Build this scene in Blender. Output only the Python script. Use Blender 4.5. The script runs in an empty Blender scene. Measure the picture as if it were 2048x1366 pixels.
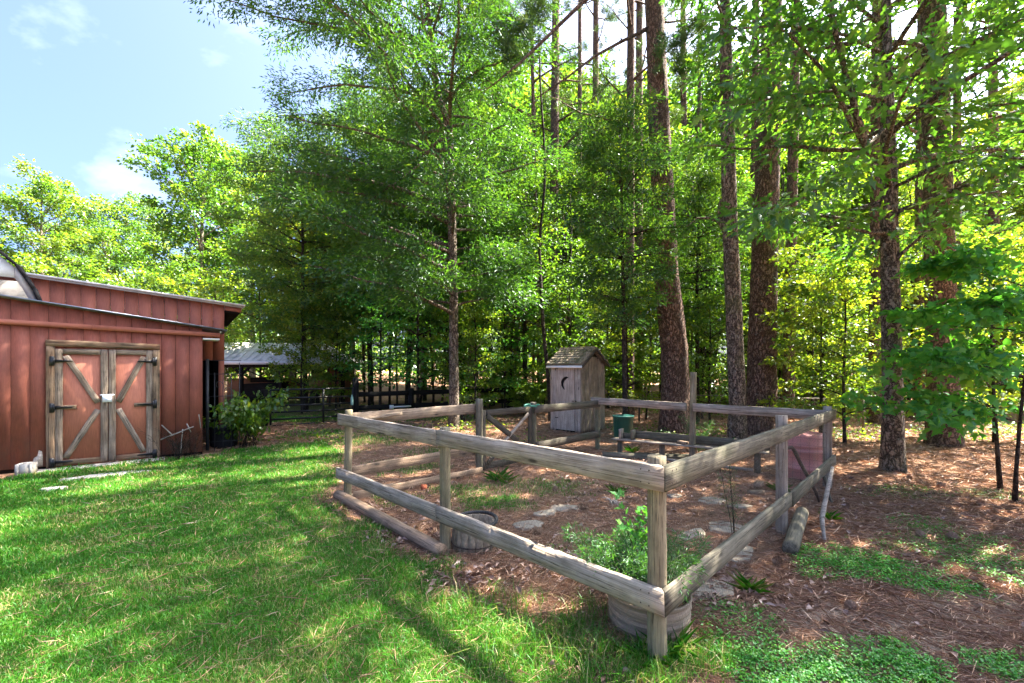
import bpy, bmesh, math, random
import numpy as np
from mathutils import Vector, Matrix

random.seed(7)
rng = np.random.default_rng(7)
scene = bpy.context.scene
COL = scene.collection
PI = math.pi
rad = math.radians

# ------------------------------------------------------------------ camera
EYE = 1.65
FOC = 874.0          # focal length in photograph pixels
PCX, HORY = 1024.0, 735.0
cam = bpy.data.cameras.new('camera')
cam.sensor_width = 36.0
cam.lens = FOC / 2048 * 36.0
cam.shift_y = 52 / 2048
cam.clip_start = 0.05
cam.clip_end = 2000
cam_o = bpy.data.objects.new('camera', cam)
COL.objects.link(cam_o)
cam_o.location = (0, 0, EYE)
cam_o.rotation_euler = (PI / 2, 0, 0)
scene.camera = cam_o

# ------------------------------------------------------------------ sky, sun, exposure
SUN_AZ, SUN_EL = rad(66), rad(54)
world = bpy.data.worlds.new('World')
scene.world = world
world.use_nodes = True
wn, wl = world.node_tree.nodes, world.node_tree.links
bg = wn['Background']
sky = wn.new('ShaderNodeTexSky')
sky.sky_type = 'NISHITA'
sky.sun_disc = False
sky.sun_elevation = SUN_EL
sky.sun_rotation = SUN_AZ
sky.air_density = 0.5
sky.dust_density = 7.0
sky.ozone_density = 9.0
tc = wn.new('ShaderNodeTexCoord')
mp = wn.new('ShaderNodeMapping')
mp.inputs['Rotation'].default_value = (rad(20), rad(12), rad(50))
mp.inputs['Scale'].default_value = (0.9, 6.5, 7.5)
ns = wn.new('ShaderNodeTexNoise')
ns.inputs['Scale'].default_value = 1.5
ns.inputs['Detail'].default_value = 6
ns.inputs['Roughness'].default_value = 0.55
rp = wn.new('ShaderNodeValToRGB')
rp.color_ramp.elements[0].position = 0.56
rp.color_ramp.elements[0].color = (0, 0, 0, 1)
rp.color_ramp.elements[1].position = 0.78
rp.color_ramp.elements[1].color = (0.38, 0.38, 0.38, 1)
mx = wn.new('ShaderNodeMix')
mx.data_type = 'RGBA'
mx.inputs['B'].default_value = (2.6, 2.9, 3.4, 1)
wl.new(tc.outputs['Generated'], mp.inputs['Vector'])
wl.new(mp.outputs['Vector'], ns.inputs['Vector'])
wl.new(ns.outputs['Fac'], rp.inputs['Fac'])
wl.new(rp.outputs['Color'], mx.inputs['Factor'])
wl.new(sky.outputs['Color'], mx.inputs['A'])
wl.new(mx.outputs['Result'], bg.inputs['Color'])
bg.inputs['Strength'].default_value = 0.05

sun = bpy.data.lights.new('sun', 'SUN')
sun.energy = 3.0
sun.angle = rad(0.55)
sun.color = (1.0, 0.93, 0.80)
sun_o = bpy.data.objects.new('sun', sun)
COL.objects.link(sun_o)
sdir = Vector((math.sin(SUN_AZ) * math.cos(SUN_EL), math.cos(SUN_AZ) * math.cos(SUN_EL), math.sin(SUN_EL)))
sun_o.rotation_euler = sdir.to_track_quat('Z', 'Y').to_euler()
sun_o.location = sdir * 60

scene.view_settings.view_transform = 'Standard'
scene.view_settings.look = 'None'
scene.view_settings.gamma = 1.0
scene.view_settings.use_curve_mapping = False
scene.view_settings.exposure = 4.1
scene.cycles.max_bounces = 8
scene.cycles.diffuse_bounces = 4
scene.cycles.glossy_bounces = 2
scene.cycles.transmission_bounces = 6
scene.cycles.use_denoising = True
scene.cycles.denoiser = 'OPENIMAGEDENOISE'
scene.cycles.denoising_input_passes = 'RGB_ALBEDO_NORMAL'
scene.cycles.denoising_prefilter = 'ACCURATE'
scene.cycles.sample_clamp_indirect = 0.6

# ------------------------------------------------------------------ helpers
def P(px, py, Y):
    return Vector(((px - PCX) / FOC * Y, Y, EYE - (py - HORY) / FOC * Y))

def G(px, py):
    Y = FOC * EYE / (py - HORY)
    return Vector(((px - PCX) / FOC * Y, Y, 0))

_tab = np.random.default_rng(3).random((256, 256))
def vnoise(x, y):
    x = np.asarray(x, float); y = np.asarray(y, float)
    xi = np.floor(x).astype(int); yi = np.floor(y).astype(int)
    fx = x - xi; fy = y - yi
    fx = fx * fx * (3 - 2 * fx); fy = fy * fy * (3 - 2 * fy)
    a = _tab[xi & 255, yi & 255]; b = _tab[(xi + 1) & 255, yi & 255]
    c = _tab[xi & 255, (yi + 1) & 255]; d = _tab[(xi + 1) & 255, (yi + 1) & 255]
    return (a * (1 - fx) + b * fx) * (1 - fy) + (c * (1 - fx) + d * fx) * fy

def fbm(x, y, o=4):
    s = 0; a = 0.5; t = 0
    for k in range(o):
        s = s + a * vnoise(x * 2 ** k + 17.3 * k, y * 2 ** k + 5.1 * k); t += a; a *= 0.5
    return s / t

def gz(x, y):
    x = np.asarray(x, float); y = np.asarray(y, float)
    d = np.hypot(x, y)
    far = np.clip((d - 10) / 25, 0, 1)
    return (fbm(x * 0.9, y * 0.9) - 0.5) * 0.05 + far * (fbm(x * 0.12 + 9, y * 0.12) - 0.5) * 0.9

def gp(x, y, dz=0.0):
    return Vector((x, y, float(gz(x, y)) + dz))

WM = {}
def link(o, W=None, parent=None):
    COL.objects.link(o)
    W = W if W is not None else Matrix.Identity(4)
    if parent is not None:
        o.parent = parent
        o.matrix_basis = WM[parent.name].inverted() @ W
    else:
        o.matrix_basis = W
    WM[o.name] = W
    return o

def tag(o, label=None, cat=None, group=None, kind=None):
    if label: o['label'] = label
    if cat: o['category'] = cat
    if group: o['group'] = group
    if kind: o['kind'] = kind
    return o

def empty(name, loc, rz=0.0, label=None, cat=None, group=None):
    o = bpy.data.objects.new(name, None)
    o.empty_display_size = 0.2
    link(o, Matrix.Translation(Vector(loc)) @ Matrix.Rotation(rz, 4, 'Z'))
    return tag(o, label, cat, group)

def meshobj(name, me, mat=None, W=None, parent=None, smooth=False):
    if mat is not None and len(me.materials) == 0:
        me.materials.append(mat)
    if smooth:
        me.polygons.foreach_set('use_smooth', np.ones(len(me.polygons), bool))
    return link(bpy.data.objects.new(name, me), W, parent)

def np_mesh(name, V, Fc, attrs=None):
    """V (n,3); Fc (m,k) ints or list of arrays of differing k."""
    me = bpy.data.meshes.new(name)
    V = np.ascontiguousarray(V, dtype=np.float32)
    fl = Fc if isinstance(Fc, list) else [Fc]
    fl = [np.asarray(f) for f in fl if len(f)]
    idx = np.concatenate([f.ravel() for f in fl]).astype(np.int32)
    tot = np.concatenate([np.full(len(f), f.shape[1]) for f in fl])
    st = np.concatenate([[0], np.cumsum(tot)[:-1]]).astype(np.int32)
    me.vertices.add(len(V)); me.vertices.foreach_set('co', V.ravel())
    me.loops.add(len(idx)); me.loops.foreach_set('vertex_index', idx)
    me.polygons.add(len(st)); me.polygons.foreach_set('loop_start', st)
    me.polygons.foreach_set('loop_total', tot.astype(np.int32))
    for k, a in (attrs or {}).items():
        at = me.attributes.new(k, 'FLOAT', 'POINT')
        at.data.foreach_set('value', np.asarray(a, np.float32))
    me.update(calc_edges=True)
    return me

def tube_np(pts, radii, sides=8, cap=True, rough=0.0, rs=None, twist=0.0):
    pts = np.asarray([tuple(p) for p in pts], float); n = len(pts)
    radii = np.asarray(radii, float)
    T = np.gradient(pts, axis=0)
    T /= np.linalg.norm(T, axis=1, keepdims=True) + 1e-9
    ref = np.array([0, 0, 1.0]) if abs(T[:, 2]).mean() < 0.8 else np.array([1.0, 0, 0])
    A = np.cross(T, ref); A /= np.linalg.norm(A, axis=1, keepdims=True) + 1e-9
    B = np.cross(T, A)
    th = np.linspace(0, 2 * PI, sides, endpoint=False)
    r = np.repeat(radii[:, None], sides, 1)
    if rough and rs is not None:
        r = r * (1 + rough * (rs.random((n, sides)) - 0.5))
    V = pts[:, None, :] + r[:, :, None] * (np.cos(th)[None, :, None] * A[:, None, :] + np.sin(th)[None, :, None] * B[:, None, :])
    V = V.reshape(-1, 3)
    i = np.arange(n - 1)[:, None] * sides; j = np.arange(sides)[None, :]; j2 = (j + 1) % sides
    Fq = np.stack([i + j, i + j2, i + sides + j2, i + sides + j], -1).reshape(-1, 4)
    Fs = [Fq]
    if cap:
        Fs.append(np.arange(sides)[::-1][None, :])
        Fs.append(((n - 1) * sides + np.arange(sides))[None, :])
    return V, Fs

class Soup:
    """collects numpy pieces into one mesh"""
    def __init__(s): s.V = []; s.F = {}; s.n = 0; s.A = []
    def add(s, V, Fs, a=None):
        V = np.asarray(V, float)
        for f in (Fs if isinstance(Fs, list) else [Fs]):
            f = np.asarray(f)
            if len(f): s.F.setdefault(f.shape[1], []).append(f + s.n)
        s.V.append(V); s.n += len(V)
        s.A.append(np.full(len(V), 0.5) if a is None else np.broadcast_to(np.asarray(a, float), (len(V),)))
        return s
    def tube(s, pts, radii, sides=8, cap=True, **k):
        if np.isscalar(radii): radii = [radii] * len(pts)
        V, Fs = tube_np(pts, radii, sides, cap, **k); return s.add(V, Fs)
    def box(s, c, size, R=None, jit=0.0):
        x, y, z = [v / 2 for v in size]
        V = np.array([(a * x, b * y, e * z) for a in (-1, 1) for b in (-1, 1) for e in (-1, 1)])
        if jit: V = V + (rng.random(V.shape) - 0.5) * jit
        if R is not None: V = V @ np.array(R.to_3x3()).T
        V = V + np.array(tuple(c))
        return s.add(V, np.array([(0, 1, 3, 2), (4, 6, 7, 5), (0, 4, 5, 1), (2, 3, 7, 6), (0, 2, 6, 4), (1, 5, 7, 3)]))
    def lathe(s, prof, sides=24, c=(0, 0, 0), jit=0.0):
        th = np.linspace(0, 2 * PI, sides, endpoint=False)
        V = np.array([(r * math.cos(t) + c[0], r * math.sin(t) + c[1], z + c[2]) for r, z in prof for t in th])
        if jit: V = V + (rng.random(V.shape) - 0.5) * jit
        n = len(prof); i = np.arange(n - 1)[:, None] * sides; j = np.arange(sides)[None, :]; j2 = (j + 1) % sides
        Fq = np.stack([i + j, i + j2, i + sides + j2, i + sides + j], -1).reshape(-1, 4)
        return s.add(V, [Fq, np.arange(sides)[::-1][None, :], ((n - 1) * sides + np.arange(sides))[None, :]])
    def prism(s, poly, axis, d0, d1):
        """extrude 2D polygon: axis 'y' -> poly in (x,z); 'z' -> poly in (x,y); 'x' -> (y,z)"""
        n = len(poly); V = []
        for d in (d0, d1):
            for a, b in poly:
                V.append({'y': (a, d, b), 'z': (a, b, d), 'x': (d, a, b)}[axis])
        side = [(i, (i + 1) % n, n + (i + 1) % n, n + i) for i in range(n)]
        return s.add(np.array(V), [np.array(side), np.arange(n)[::-1][None, :], (n + np.arange(n))[None, :]])
    def mesh(s, name, attr=None):
        V = np.concatenate(s.V)
        Fs = [np.concatenate(f) for f in s.F.values()]
        me = np_mesh(name, V, Fs, {attr: np.concatenate(s.A)} if attr else None)
        return me
    def build(s, name, mat, W=None, parent=None, smooth=False, fixn=True):
        me = s.mesh(name)
        if fixn:
            bm = bmesh.new(); bm.from_mesh(me); bmesh.ops.recalc_face_normals(bm, faces=bm.faces); bm.to_mesh(me); bm.free()
        return meshobj(name, me, mat, W, parent, smooth)

def frame(p0, p1, up=(0, 0, 1)):
    p0, p1 = Vector(p0), Vector(p1)
    x = (p1 - p0).normalized(); u = Vector(up)
    if abs(x.dot(u.normalized())) > 0.98: u = Vector((0, 1, 0))
    y = u.cross(x).normalized(); z = x.cross(y)
    W = Matrix((x, y, z)).transposed().to_4x4(); W.translation = (p0 + p1) / 2
    return W, (p1 - p0).length

def board(name, p0, p1, h, t, mat, parent=None, up=(0, 0, 1), m0=0.0, wear=0.0042, ch=0.005, notch=(), seed=0):
    """a sawn board, length along its own X, height h along up, thickness t; worn edges."""
    W, L = frame(p0, p1, up)
    r = np.random.default_rng(int(abs(W.translation.x * 971 + W.translation.y * 77 + W.translation.z * 31) * 10) + seed)
    n = max(3, min(40, int(L / 0.09)))
    xs = np.linspace(-L / 2, L / 2, n + 1)
    a, b = t / 2, h / 2
    cs = np.array([(-a, -b + ch), (-a, b - ch), (-a + ch, b), (a - ch, b), (a, b - ch), (a, -b + ch), (a - ch, -b), (-a + ch, -b)])
    V = np.zeros((n + 1, 8, 3))
    V[:, :, 0] = xs[:, None]; V[:, :, 1] = cs[None, :, 0]; V[:, :, 2] = cs[None, :, 1]
    if wear:
        V[:, :, 1:] += (r.random((n + 1, 8, 2)) - 0.5) * wear
        V[:, 2:4, 2] -= np.abs(r.normal(0, wear * 0.5, (n + 1, 1)))
        wv = np.cumsum(r.normal(0, 1, n + 1)); wv = (wv - np.linspace(wv[0], wv[-1], n + 1)); wv = wv / (np.abs(wv).max() + 1e-6)
        V[:, :, 2] += (wv * wear * 0.45)[:, None]
        for (x0, dep, wd) in notch:
            V[:, 2:4, 2] -= (dep * np.exp(-((xs - (x0 - 0.5) * L) / wd) ** 2))[:, None]
        V[0, :, 0] += (r.random(8) - 0.5) * wear; V[-1, :, 0] += (r.random(8) - 0.5) * wear
    V[0, :, 0] += m0 * V[0, :, 1]
    i = np.arange(n)[:, None] * 8; j = np.arange(8)[None, :]; j2 = (j + 1) % 8
    Fq = np.stack([i + j, i + 8 + j, i + 8 + j2, i + j2], -1).reshape(-1, 4)
    me = np_mesh(name, V.reshape(-1, 3), [Fq, np.arange(8)[None, :], (n * 8 + np.arange(8))[::-1][None, :]])
    return meshobj(name, me, mat, W, parent)

def log(name, p0, p1, r0, r1, mat, parent=None, sides=16, rough=0.06, bend=0.0):
    W, L = frame(p0, p1)
    r = np.random.default_rng(int(abs(W.translation.x * 331 + W.translation.y * 57) * 10))
    n = max(4, int(L / 0.08))
    t = np.linspace(0, 1, n + 1)
    pts = np.stack([(t - 0.5) * L, bend * np.sin(t * PI) + (r.random(n + 1) - 0.5) * 0.004, (r.random(n + 1) - 0.5) * 0.004], 1)
    S = Soup(); V, Fs = tube_np(pts, r0 + (r1 - r0) * t, sides, True, rough, r)
    S.add(V, Fs)
    # chamfered saw-cut ends
    return S.build(name, mat, W, parent, smooth=False)

# ------------------------------------------------------------------ materials
MATS = {}
def nodes_of(name):
    m = bpy.data.materials.new(name); m.use_nodes = True
    MATS[name] = m
    nt = m.node_tree
    return m, nt.nodes, nt.links, nt.nodes['Principled BSDF']

def ramp(N, stops):
    r = N.new('ShaderNodeValToRGB'); e = r.color_ramp.elements
    while len(e) < len(stops): e.new(0.5)
    for k, (p, c) in enumerate(stops):
        e[k].position = p; e[k].color = (*c, 1) if len(c) == 3 else c
    return r

def noise_node(N, L, scale, detail=5, rough=0.6, vec=None, sc=None, dist=0.0, loc=None):
    n = N.new('ShaderNodeTexNoise'); n.inputs['Scale'].default_value = scale
    n.inputs['Detail'].default_value = detail; n.inputs['Roughness'].default_value = rough
    n.inputs['Distortion'].default_value = dist
    if vec is not None:
        if sc is not None:
            m = N.new('ShaderNodeMapping'); m.inputs['Scale'].default_value = sc
            L.new(vec, m.inputs['Vector'])
            if loc is not None: L.new(loc, m.inputs['Location'])
            L.new(m.outputs['Vector'], n.inputs['Vector'])
        else: L.new(vec, n.inputs['Vector'])
    return n

def mixc(N, L, fac, a, b, mode='MIX'):
    m = N.new('ShaderNodeMix'); m.data_type = 'RGBA'; m.blend_type = mode
    for sock, v in (('Factor', fac), ('A', a), ('B', b)):
        i = m.inputs[sock] if sock == 'Factor' else [x for x in m.inputs if x.name == sock and x.type == 'RGBA'][0]
        if hasattr(v, 'is_linked') or hasattr(v, 'links'): L.new(v, i)
        elif sock == 'Factor': i.default_value = v
        else: i.default_value = (*v, 1)
    return [x for x in m.outputs if x.type == 'RGBA'][0]

def bump(N, L, bsdf, h, strength=0.4, dist=0.01):
    b = N.new('ShaderNodeBump'); b.inputs['Strength'].default_value = strength; b.inputs['Distance'].default_value = dist
    L.new(h, b.inputs['Height']); L.new(b.outputs['Normal'], bsdf.inputs['Normal'])

def objcoord(N, L):
    tc = N.new('ShaderNodeTexCoord'); oi = N.new('ShaderNodeObjectInfo')
    v = N.new('ShaderNodeVectorMath'); v.operation = 'MULTIPLY_ADD'
    cb = N.new('ShaderNodeCombineXYZ')
    for k in range(3): L.new(oi.outputs['Random'], cb.inputs[k])
    v.inputs[1].default_value = (37, 53, 71)
    L.new(cb.outputs[0], v.inputs[0]); L.new(tc.outputs['Object'], v.inputs[2])
    return v.outputs[0], oi.outputs['Random']

def wood(name, light, dark, crack=(0.03, 0.024, 0.018), stain=None, axis='X', grain=1.0, stain_amt=0.5, rough=0.85, var=0.25, strength=0.6):
    m, N, L, b = nodes_of(name)
    vec, rndo = objcoord(N, L)
    lo, hi = 1.6 * grain, 34 * grain
    sc = {'X': (lo, hi, hi), 'Z': (hi, hi, lo), 'Y': (hi, lo, hi)}[axis]
    g = noise_node(N, L, 1.0, 7, 0.65, vec, sc, 0.6)
    lo2, hi2 = 2.5 * grain, 120 * grain
    sc2 = {'X': (lo2, hi2, hi2), 'Z': (hi2, hi2, lo2), 'Y': (hi2, lo2, hi2)}[axis]
    f = noise_node(N, L, 1.0, 4, 0.6, vec, sc2)
    blot = noise_node(N, L, 3.2, 5, 0.65, vec)
    c = ramp(N, [(0.36, dark), (0.58, light)]); L.new(g.outputs['Fac'], c.inputs['Fac'])
    ck = ramp(N, [(0.35, (0.9, 0.9, 0.9)), (0.45, (0, 0, 0))]); L.new(f.outputs['Fac'], ck.inputs['Fac'])
    col = mixc(N, L, ck.outputs['Color'], c.outputs['Color'], crack)
    bl = ramp(N, [(0.35, (1 - var * 1.6,) * 3), (0.7, (1 + var * 0.3,) * 3)]); L.new(blot.outputs['Fac'], bl.inputs['Fac'])
    col = mixc(N, L, 1.0, col, bl.outputs['Color'], 'MULTIPLY')
    if stain:
        s2 = noise_node(N, L, 2.1, 4, 0.6, vec, (0.8, 1.6, 1.6) if axis == 'X' else (1.6, 1.6, 0.8))
        sr = ramp(N, [(0.5, (0, 0, 0)), (0.68, (stain_amt,) * 3)]); L.new(s2.outputs['Fac'], sr.inputs['Fac'])
        col = mixc(N, L, sr.outputs['Color'], col, stain)
    # knots
    kv = N.new('ShaderNodeTexVoronoi'); kv.inputs['Scale'].default_value = 1.0
    km = N.new('ShaderNodeMapping'); km.inputs['Scale'].default_value = {'X': (2.2, 7, 7), 'Z': (7, 7, 2.2), 'Y': (7, 2.2, 7)}[axis]
    L.new(vec, km.inputs['Vector']); L.new(km.outputs['Vector'], kv.inputs['Vector'])
    kr = ramp(N, [(0.05, (0.85,) * 3), (0.12, (0, 0, 0))]); L.new(kv.outputs['Distance'], kr.inputs['Fac'])
    col = mixc(N, L, kr.outputs['Color'], col, crack)
    L.new(col, b.inputs['Base Color']); b.inputs['Roughness'].default_value = rough
    b.inputs['Specular IOR Level'].default_value = 0.25
    ad = N.new('ShaderNodeMath'); ad.operation = 'ADD'
    L.new(g.outputs['Fac'], ad.inputs[0]); L.new(f.outputs['Fac'], ad.inputs[1])
    bump(N, L, b, ad.outputs[0], strength, 0.006)
    return m

def painted(name, col, dirt=(0.05, 0.03, 0.025), axis='Z', rough=0.7, amt=0.5, fine=(160, 160, 9), spec=0.3, var=0.2, splash=None):
    m, N, L, b = nodes_of(name)
    vec, _ = objcoord(N, L)
    g = noise_node(N, L, 1.0, 4, 0.6, vec, fine)
    d = noise_node(N, L, 2.6, 6, 0.7, vec, (1, 1, 0.55))
    dr = ramp(N, [(0.45, (0, 0, 0)), (0.85, (amt,) * 3)]); L.new(d.outputs['Fac'], dr.inputs['Fac'])
    v = ramp(N, [(0.3, tuple(x * (1 - var) for x in col)), (0.7, tuple(min(1, x * (1 + var)) for x in col))]); L.new(g.outputs['Fac'], v.inputs['Fac'])
    c = mixc(N, L, dr.outputs['Color'], v.outputs['Color'], dirt)
    pr = ramp(N, [(0.0, (0.88, 0.88, 0.88)), (1.0, (1.08, 1.07, 1.06))]); L.new(_, pr.inputs['Fac'])
    c = mixc(N, L, 1.0, c, pr.outputs['Color'], 'MULTIPLY')
    if splash:
        tco = N.new('ShaderNodeTexCoord'); sx = N.new('ShaderNodeSeparateXYZ'); L.new(tco.outputs['Object'], sx.inputs[0])
        mr_ = N.new('ShaderNodeMapRange'); mr_.inputs[1].default_value = 0.65; mr_.inputs[2].default_value = 0.02; L.new(sx.outputs['Z'], mr_.inputs[0])
        sn = noise_node(N, L, 7, 6, 0.75, vec, (1, 1, 0.35)); sr_ = ramp(N, [(0.35, (0, 0, 0)), (0.65, (1, 1, 1))]); L.new(sn.outputs['Fac'], sr_.inputs['Fac'])
        mm_ = N.new('ShaderNodeMath'); mm_.operation = 'MULTIPLY'; L.new(mr_.outputs[0], mm_.inputs[0]); L.new(sr_.outputs['Color'], mm_.inputs[1])
        c = mixc(N, L, mm_.outputs[0], c, splash)
    L.new(c, b.inputs['Base Color']); b.inputs['Roughness'].default_value = rough
    b.inputs['Specular IOR Level'].default_value = spec
    bump(N, L, b, g.outputs['Fac'], 0.35, 0.003)
    return m

def plain(name, col, rough=0.6, metal=0.0, var=0.15, scale=8, bumps=0.2, spec=0.4):
    m, N, L, b = nodes_of(name)
    vec, _ = objcoord(N, L)
    n = noise_node(N, L, scale, 5, 0.65, vec)
    r = ramp(N, [(0.3, tuple(x * (1 - var) for x in col)), (0.7, tuple(min(1, x * (1 + var)) for x in col))])
    L.new(n.outputs['Fac'], r.inputs['Fac']); L.new(r.outputs['Color'], b.inputs['Base Color'])
    b.inputs['Roughness'].default_value = rough; b.inputs['Metallic'].default_value = metal
    b.inputs['Specular IOR Level'].default_value = spec
    if bumps: bump(N, L, b, n.outputs['Fac'], bumps, 0.01)
    return m

def bark(name, light, dark, crack, sc=(9, 9, 2.2), moss=None, strength=1.0, lichen=None):
    m, N, L, b = nodes_of(name)
    vec, rndo = objcoord(N, L)
    dv = noise_node(N, L, 5.0, 5, 0.65, vec)
    va = N.new('ShaderNodeVectorMath'); va.operation = 'MULTIPLY_ADD'
    va.inputs[1].default_value = (0.25, 0.25, 0.25)
    L.new(dv.outputs['Color'], va.inputs[0]); L.new(vec, va.inputs[2])
    mpn = N.new('ShaderNodeMapping'); mpn.inputs['Scale'].default_value = sc
    L.new(va.outputs[0], mpn.inputs['Vector'])
    vo = N.new('ShaderNodeTexVoronoi'); vo.feature = 'DISTANCE_TO_EDGE'; vo.inputs['Scale'].default_value = 1.0
    L.new(mpn.outputs['Vector'], vo.inputs['Vector'])
    cr = ramp(N, [(0.0, (0, 0, 0)), (0.22, (1, 1, 1))]); L.new(vo.outputs['Distance'], cr.inputs['Fac'])
    n2 = noise_node(N, L, 1.0, 6, 0.7, vec, (14, 14, 40))
    c = ramp(N, [(0.3, dark), (0.7, light)]); L.new(n2.outputs['Fac'], c.inputs['Fac'])
    col = mixc(N, L, cr.outputs['Color'], crack, c.outputs['Color'])
    big = noise_node(N, L, 1.3, 4, 0.6, vec)
    if lichen:
        lr = ramp(N, [(0.58, (0, 0, 0)), (0.66, (0.6,) * 3)])
        n3 = noise_node(N, L, 9, 5, 0.7, vec); L.new(n3.outputs['Fac'], lr.inputs['Fac'])
        col = mixc(N, L, lr.outputs['Color'], col, lichen)
    if moss:
        mr = ramp(N, [(0.52, (0, 0, 0)), (0.7, (0.5,) * 3)]); L.new(big.outputs['Fac'], mr.inputs['Fac'])
        col = mixc(N, L, mr.outputs['Color'], col, moss)
    L.new(col, b.inputs['Base Color']); b.inputs['Roughness'].default_value = 0.9
    b.inputs['Specular IOR Level'].default_value = 0.15
    ad = N.new('ShaderNodeMath'); ad.operation = 'MULTIPLY_ADD'
    L.new(n2.outputs['Fac'], ad.inputs[0]); ad.inputs[1].default_value = 0.5; L.new(cr.outputs['Color'], ad.inputs[2])
    bump(N, L, b, ad.outputs[0], strength, 0.035)
    return m

def leafmat(name, stops, trans_gain=1.6, warm=(1.1, 1.0, 0.35), fac=0.45, gloss=0.035):
    m = bpy.data.materials.new(name); m.use_nodes = True; MATS[name] = m
    N, L = m.node_tree.nodes, m.node_tree.links
    N.remove(N['Principled BSDF']); out = N['Material Output']
    at = N.new('ShaderNodeAttribute'); at.attribute_name = 'tint'
    oi = N.new('ShaderNodeObjectInfo')
    ad = N.new('ShaderNodeMath'); ad.operation = 'MULTIPLY_ADD'
    sb = N.new('ShaderNodeMath'); sb.operation = 'SUBTRACT'; L.new(oi.outputs['Random'], sb.inputs[0]); sb.inputs[1].default_value = 0.5
    L.new(sb.outputs[0], ad.inputs[0]); ad.inputs[1].default_value = 0.35; L.new(at.outputs['Fac'], ad.inputs[2])
    c = ramp(N, stops); L.new(ad.outputs[0], c.inputs['Fac'])
    tr = mixc(N, L, 1.0, c.outputs['Color'], tuple(trans_gain * w for w in warm), 'MULTIPLY')
    d = N.new('ShaderNodeBsdfDiffuse'); t = N.new('ShaderNodeBsdfTranslucent'); g = N.new('ShaderNodeBsdfGlossy')
    g.inputs['Roughness'].default_value = 0.42; g.inputs['Color'].default_value = (0.9, 0.95, 1, 1)
    L.new(c.outputs['Color'], d.inputs['Color']); L.new(tr, t.inputs['Color'])
    m1 = N.new('ShaderNodeMixShader'); m1.inputs[0].default_value = fac
    L.new(d.outputs[0], m1.inputs[1]); L.new(t.outputs[0], m1.inputs[2])
    m2 = N.new('ShaderNodeMixShader'); m2.inputs[0].default_value = gloss
    L.new(m1.outputs[0], m2.inputs[1]); L.new(g.outputs[0], m2.inputs[2])
    L.new(m2.outputs[0], out.inputs['Surface'])
    return m

M = MATS
wood('rail_wood', (0.42, 0.35, 0.275), (0.22, 0.175, 0.13), stain=(0.17, 0.145, 0.10), stain_amt=0.4)
wood('rail_wood_mossy_shaded', (0.20, 0.175, 0.125), (0.085, 0.075, 0.052), stain=(0.07, 0.07, 0.038), stain_amt=0.7)  # moss, plus the shade on the right fence side put into the wood colour
wood('rail_wood_dark', (0.12, 0.10, 0.075), (0.055, 0.048, 0.036), stain=(0.06, 0.07, 0.035))
wood('rail_wood_tan', (0.42, 0.31, 0.21), (0.22, 0.16, 0.11), stain=(0.15, 0.10, 0.07))
wood('edging_wood', (0.38, 0.26, 0.17), (0.20, 0.13, 0.085), stain=(0.10, 0.075, 0.05))
wood('post_wood', (0.34, 0.28, 0.175), (0.19, 0.15, 0.092), stain=(0.13, 0.125, 0.06), stain_amt=0.5, grain=1.4)
wood('door_timber', (0.36, 0.275, 0.205), (0.14, 0.10, 0.07), stain=(0.10, 0.06, 0.035), stain_amt=0.6, strength=1.0)
wood('door_frame_timber', (0.30, 0.20, 0.125), (0.10, 0.065, 0.04), stain=(0.16, 0.07, 0.035), stain_amt=0.6, strength=1.0)
wood('whitewash_wood', (0.56, 0.46, 0.37), (0.36, 0.285, 0.225), stain=(0.22, 0.18, 0.14), axis='X', var=0.15)
wood('outhouse_side_wood', (0.40, 0.315, 0.23), (0.23, 0.18, 0.13), stain=(0.10, 0.085, 0.06), axis='X')
wood('stick_wood', (0.44, 0.38, 0.32), (0.22, 0.18, 0.14), grain=2)
wood('black_plank', (0.012, 0.011, 0.011), (0.005, 0.005, 0.005), crack=(0.004, 0.004, 0.004))
wood('dead_twig', (0.20, 0.13, 0.10), (0.10, 0.065, 0.05), grain=2)
painted('red_siding', (0.245, 0.074, 0.046), dirt=(0.065, 0.022, 0.017), amt=0.75, splash=(0.13, 0.095, 0.07))
painted('red_siding_faded', (0.33, 0.108, 0.066), dirt=(0.12, 0.04, 0.03), amt=0.45)
painted('door_panel_red', (0.44, 0.155, 0.092), dirt=(0.22, 0.085, 0.055), amt=0.5)
painted('trim_red', (0.36, 0.12, 0.075), dirt=(0.16, 0.06, 0.04), fine=(9, 160, 160))
painted('white_paint', (0.74, 0.75, 0.73), dirt=(0.42, 0.43, 0.36), amt=0.4, fine=(30, 30, 30), var=0.05)
painted('rust_wall', (0.24, 0.10, 0.05), dirt=(0.06, 0.03, 0.02), amt=0.7)
plain('roof_metal_blue', (0.16, 0.18, 0.23), 0.45, 0.6, 0.2)
plain('roof_metal_pale', (0.62, 0.60, 0.56), 0.6, 0.0, 0.35, 3)
plain('fascia_grey', (0.36, 0.33, 0.30), 0.7, 0, 0.25)
plain('shingle_dark', (0.018, 0.017, 0.018), 0.95, 0, 0.4, 40, 0.6, 0.1)
plain('black_metal', (0.012, 0.012, 0.013), 0.45, 0.0, 0.3)
plain('iron_grey', (0.05, 0.05, 0.052), 0.5, 0.3, 0.3)
plain('rusty_iron', (0.055, 0.035, 0.026), 0.75, 0.2, 0.5, 25, 0.5)
plain('white_metal', (0.75, 0.77, 0.8), 0.4)
plain('concrete', (0.40, 0.36, 0.31), 0.9, 0, 0.22, 14, 0.5, 0.15)
plain('chipped_plaster', (0.42, 0.34, 0.26), 0.95, 0, 0.5, 30, 0.6, 0.1)
plain('flagstone', (0.23, 0.195, 0.15), 0.9, 0, 0.25, 10, 0.5, 0.15)
plain('brick_red', (0.34, 0.10, 0.05), 0.9, 0, 0.3, 20, 0.5, 0.15)
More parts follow.
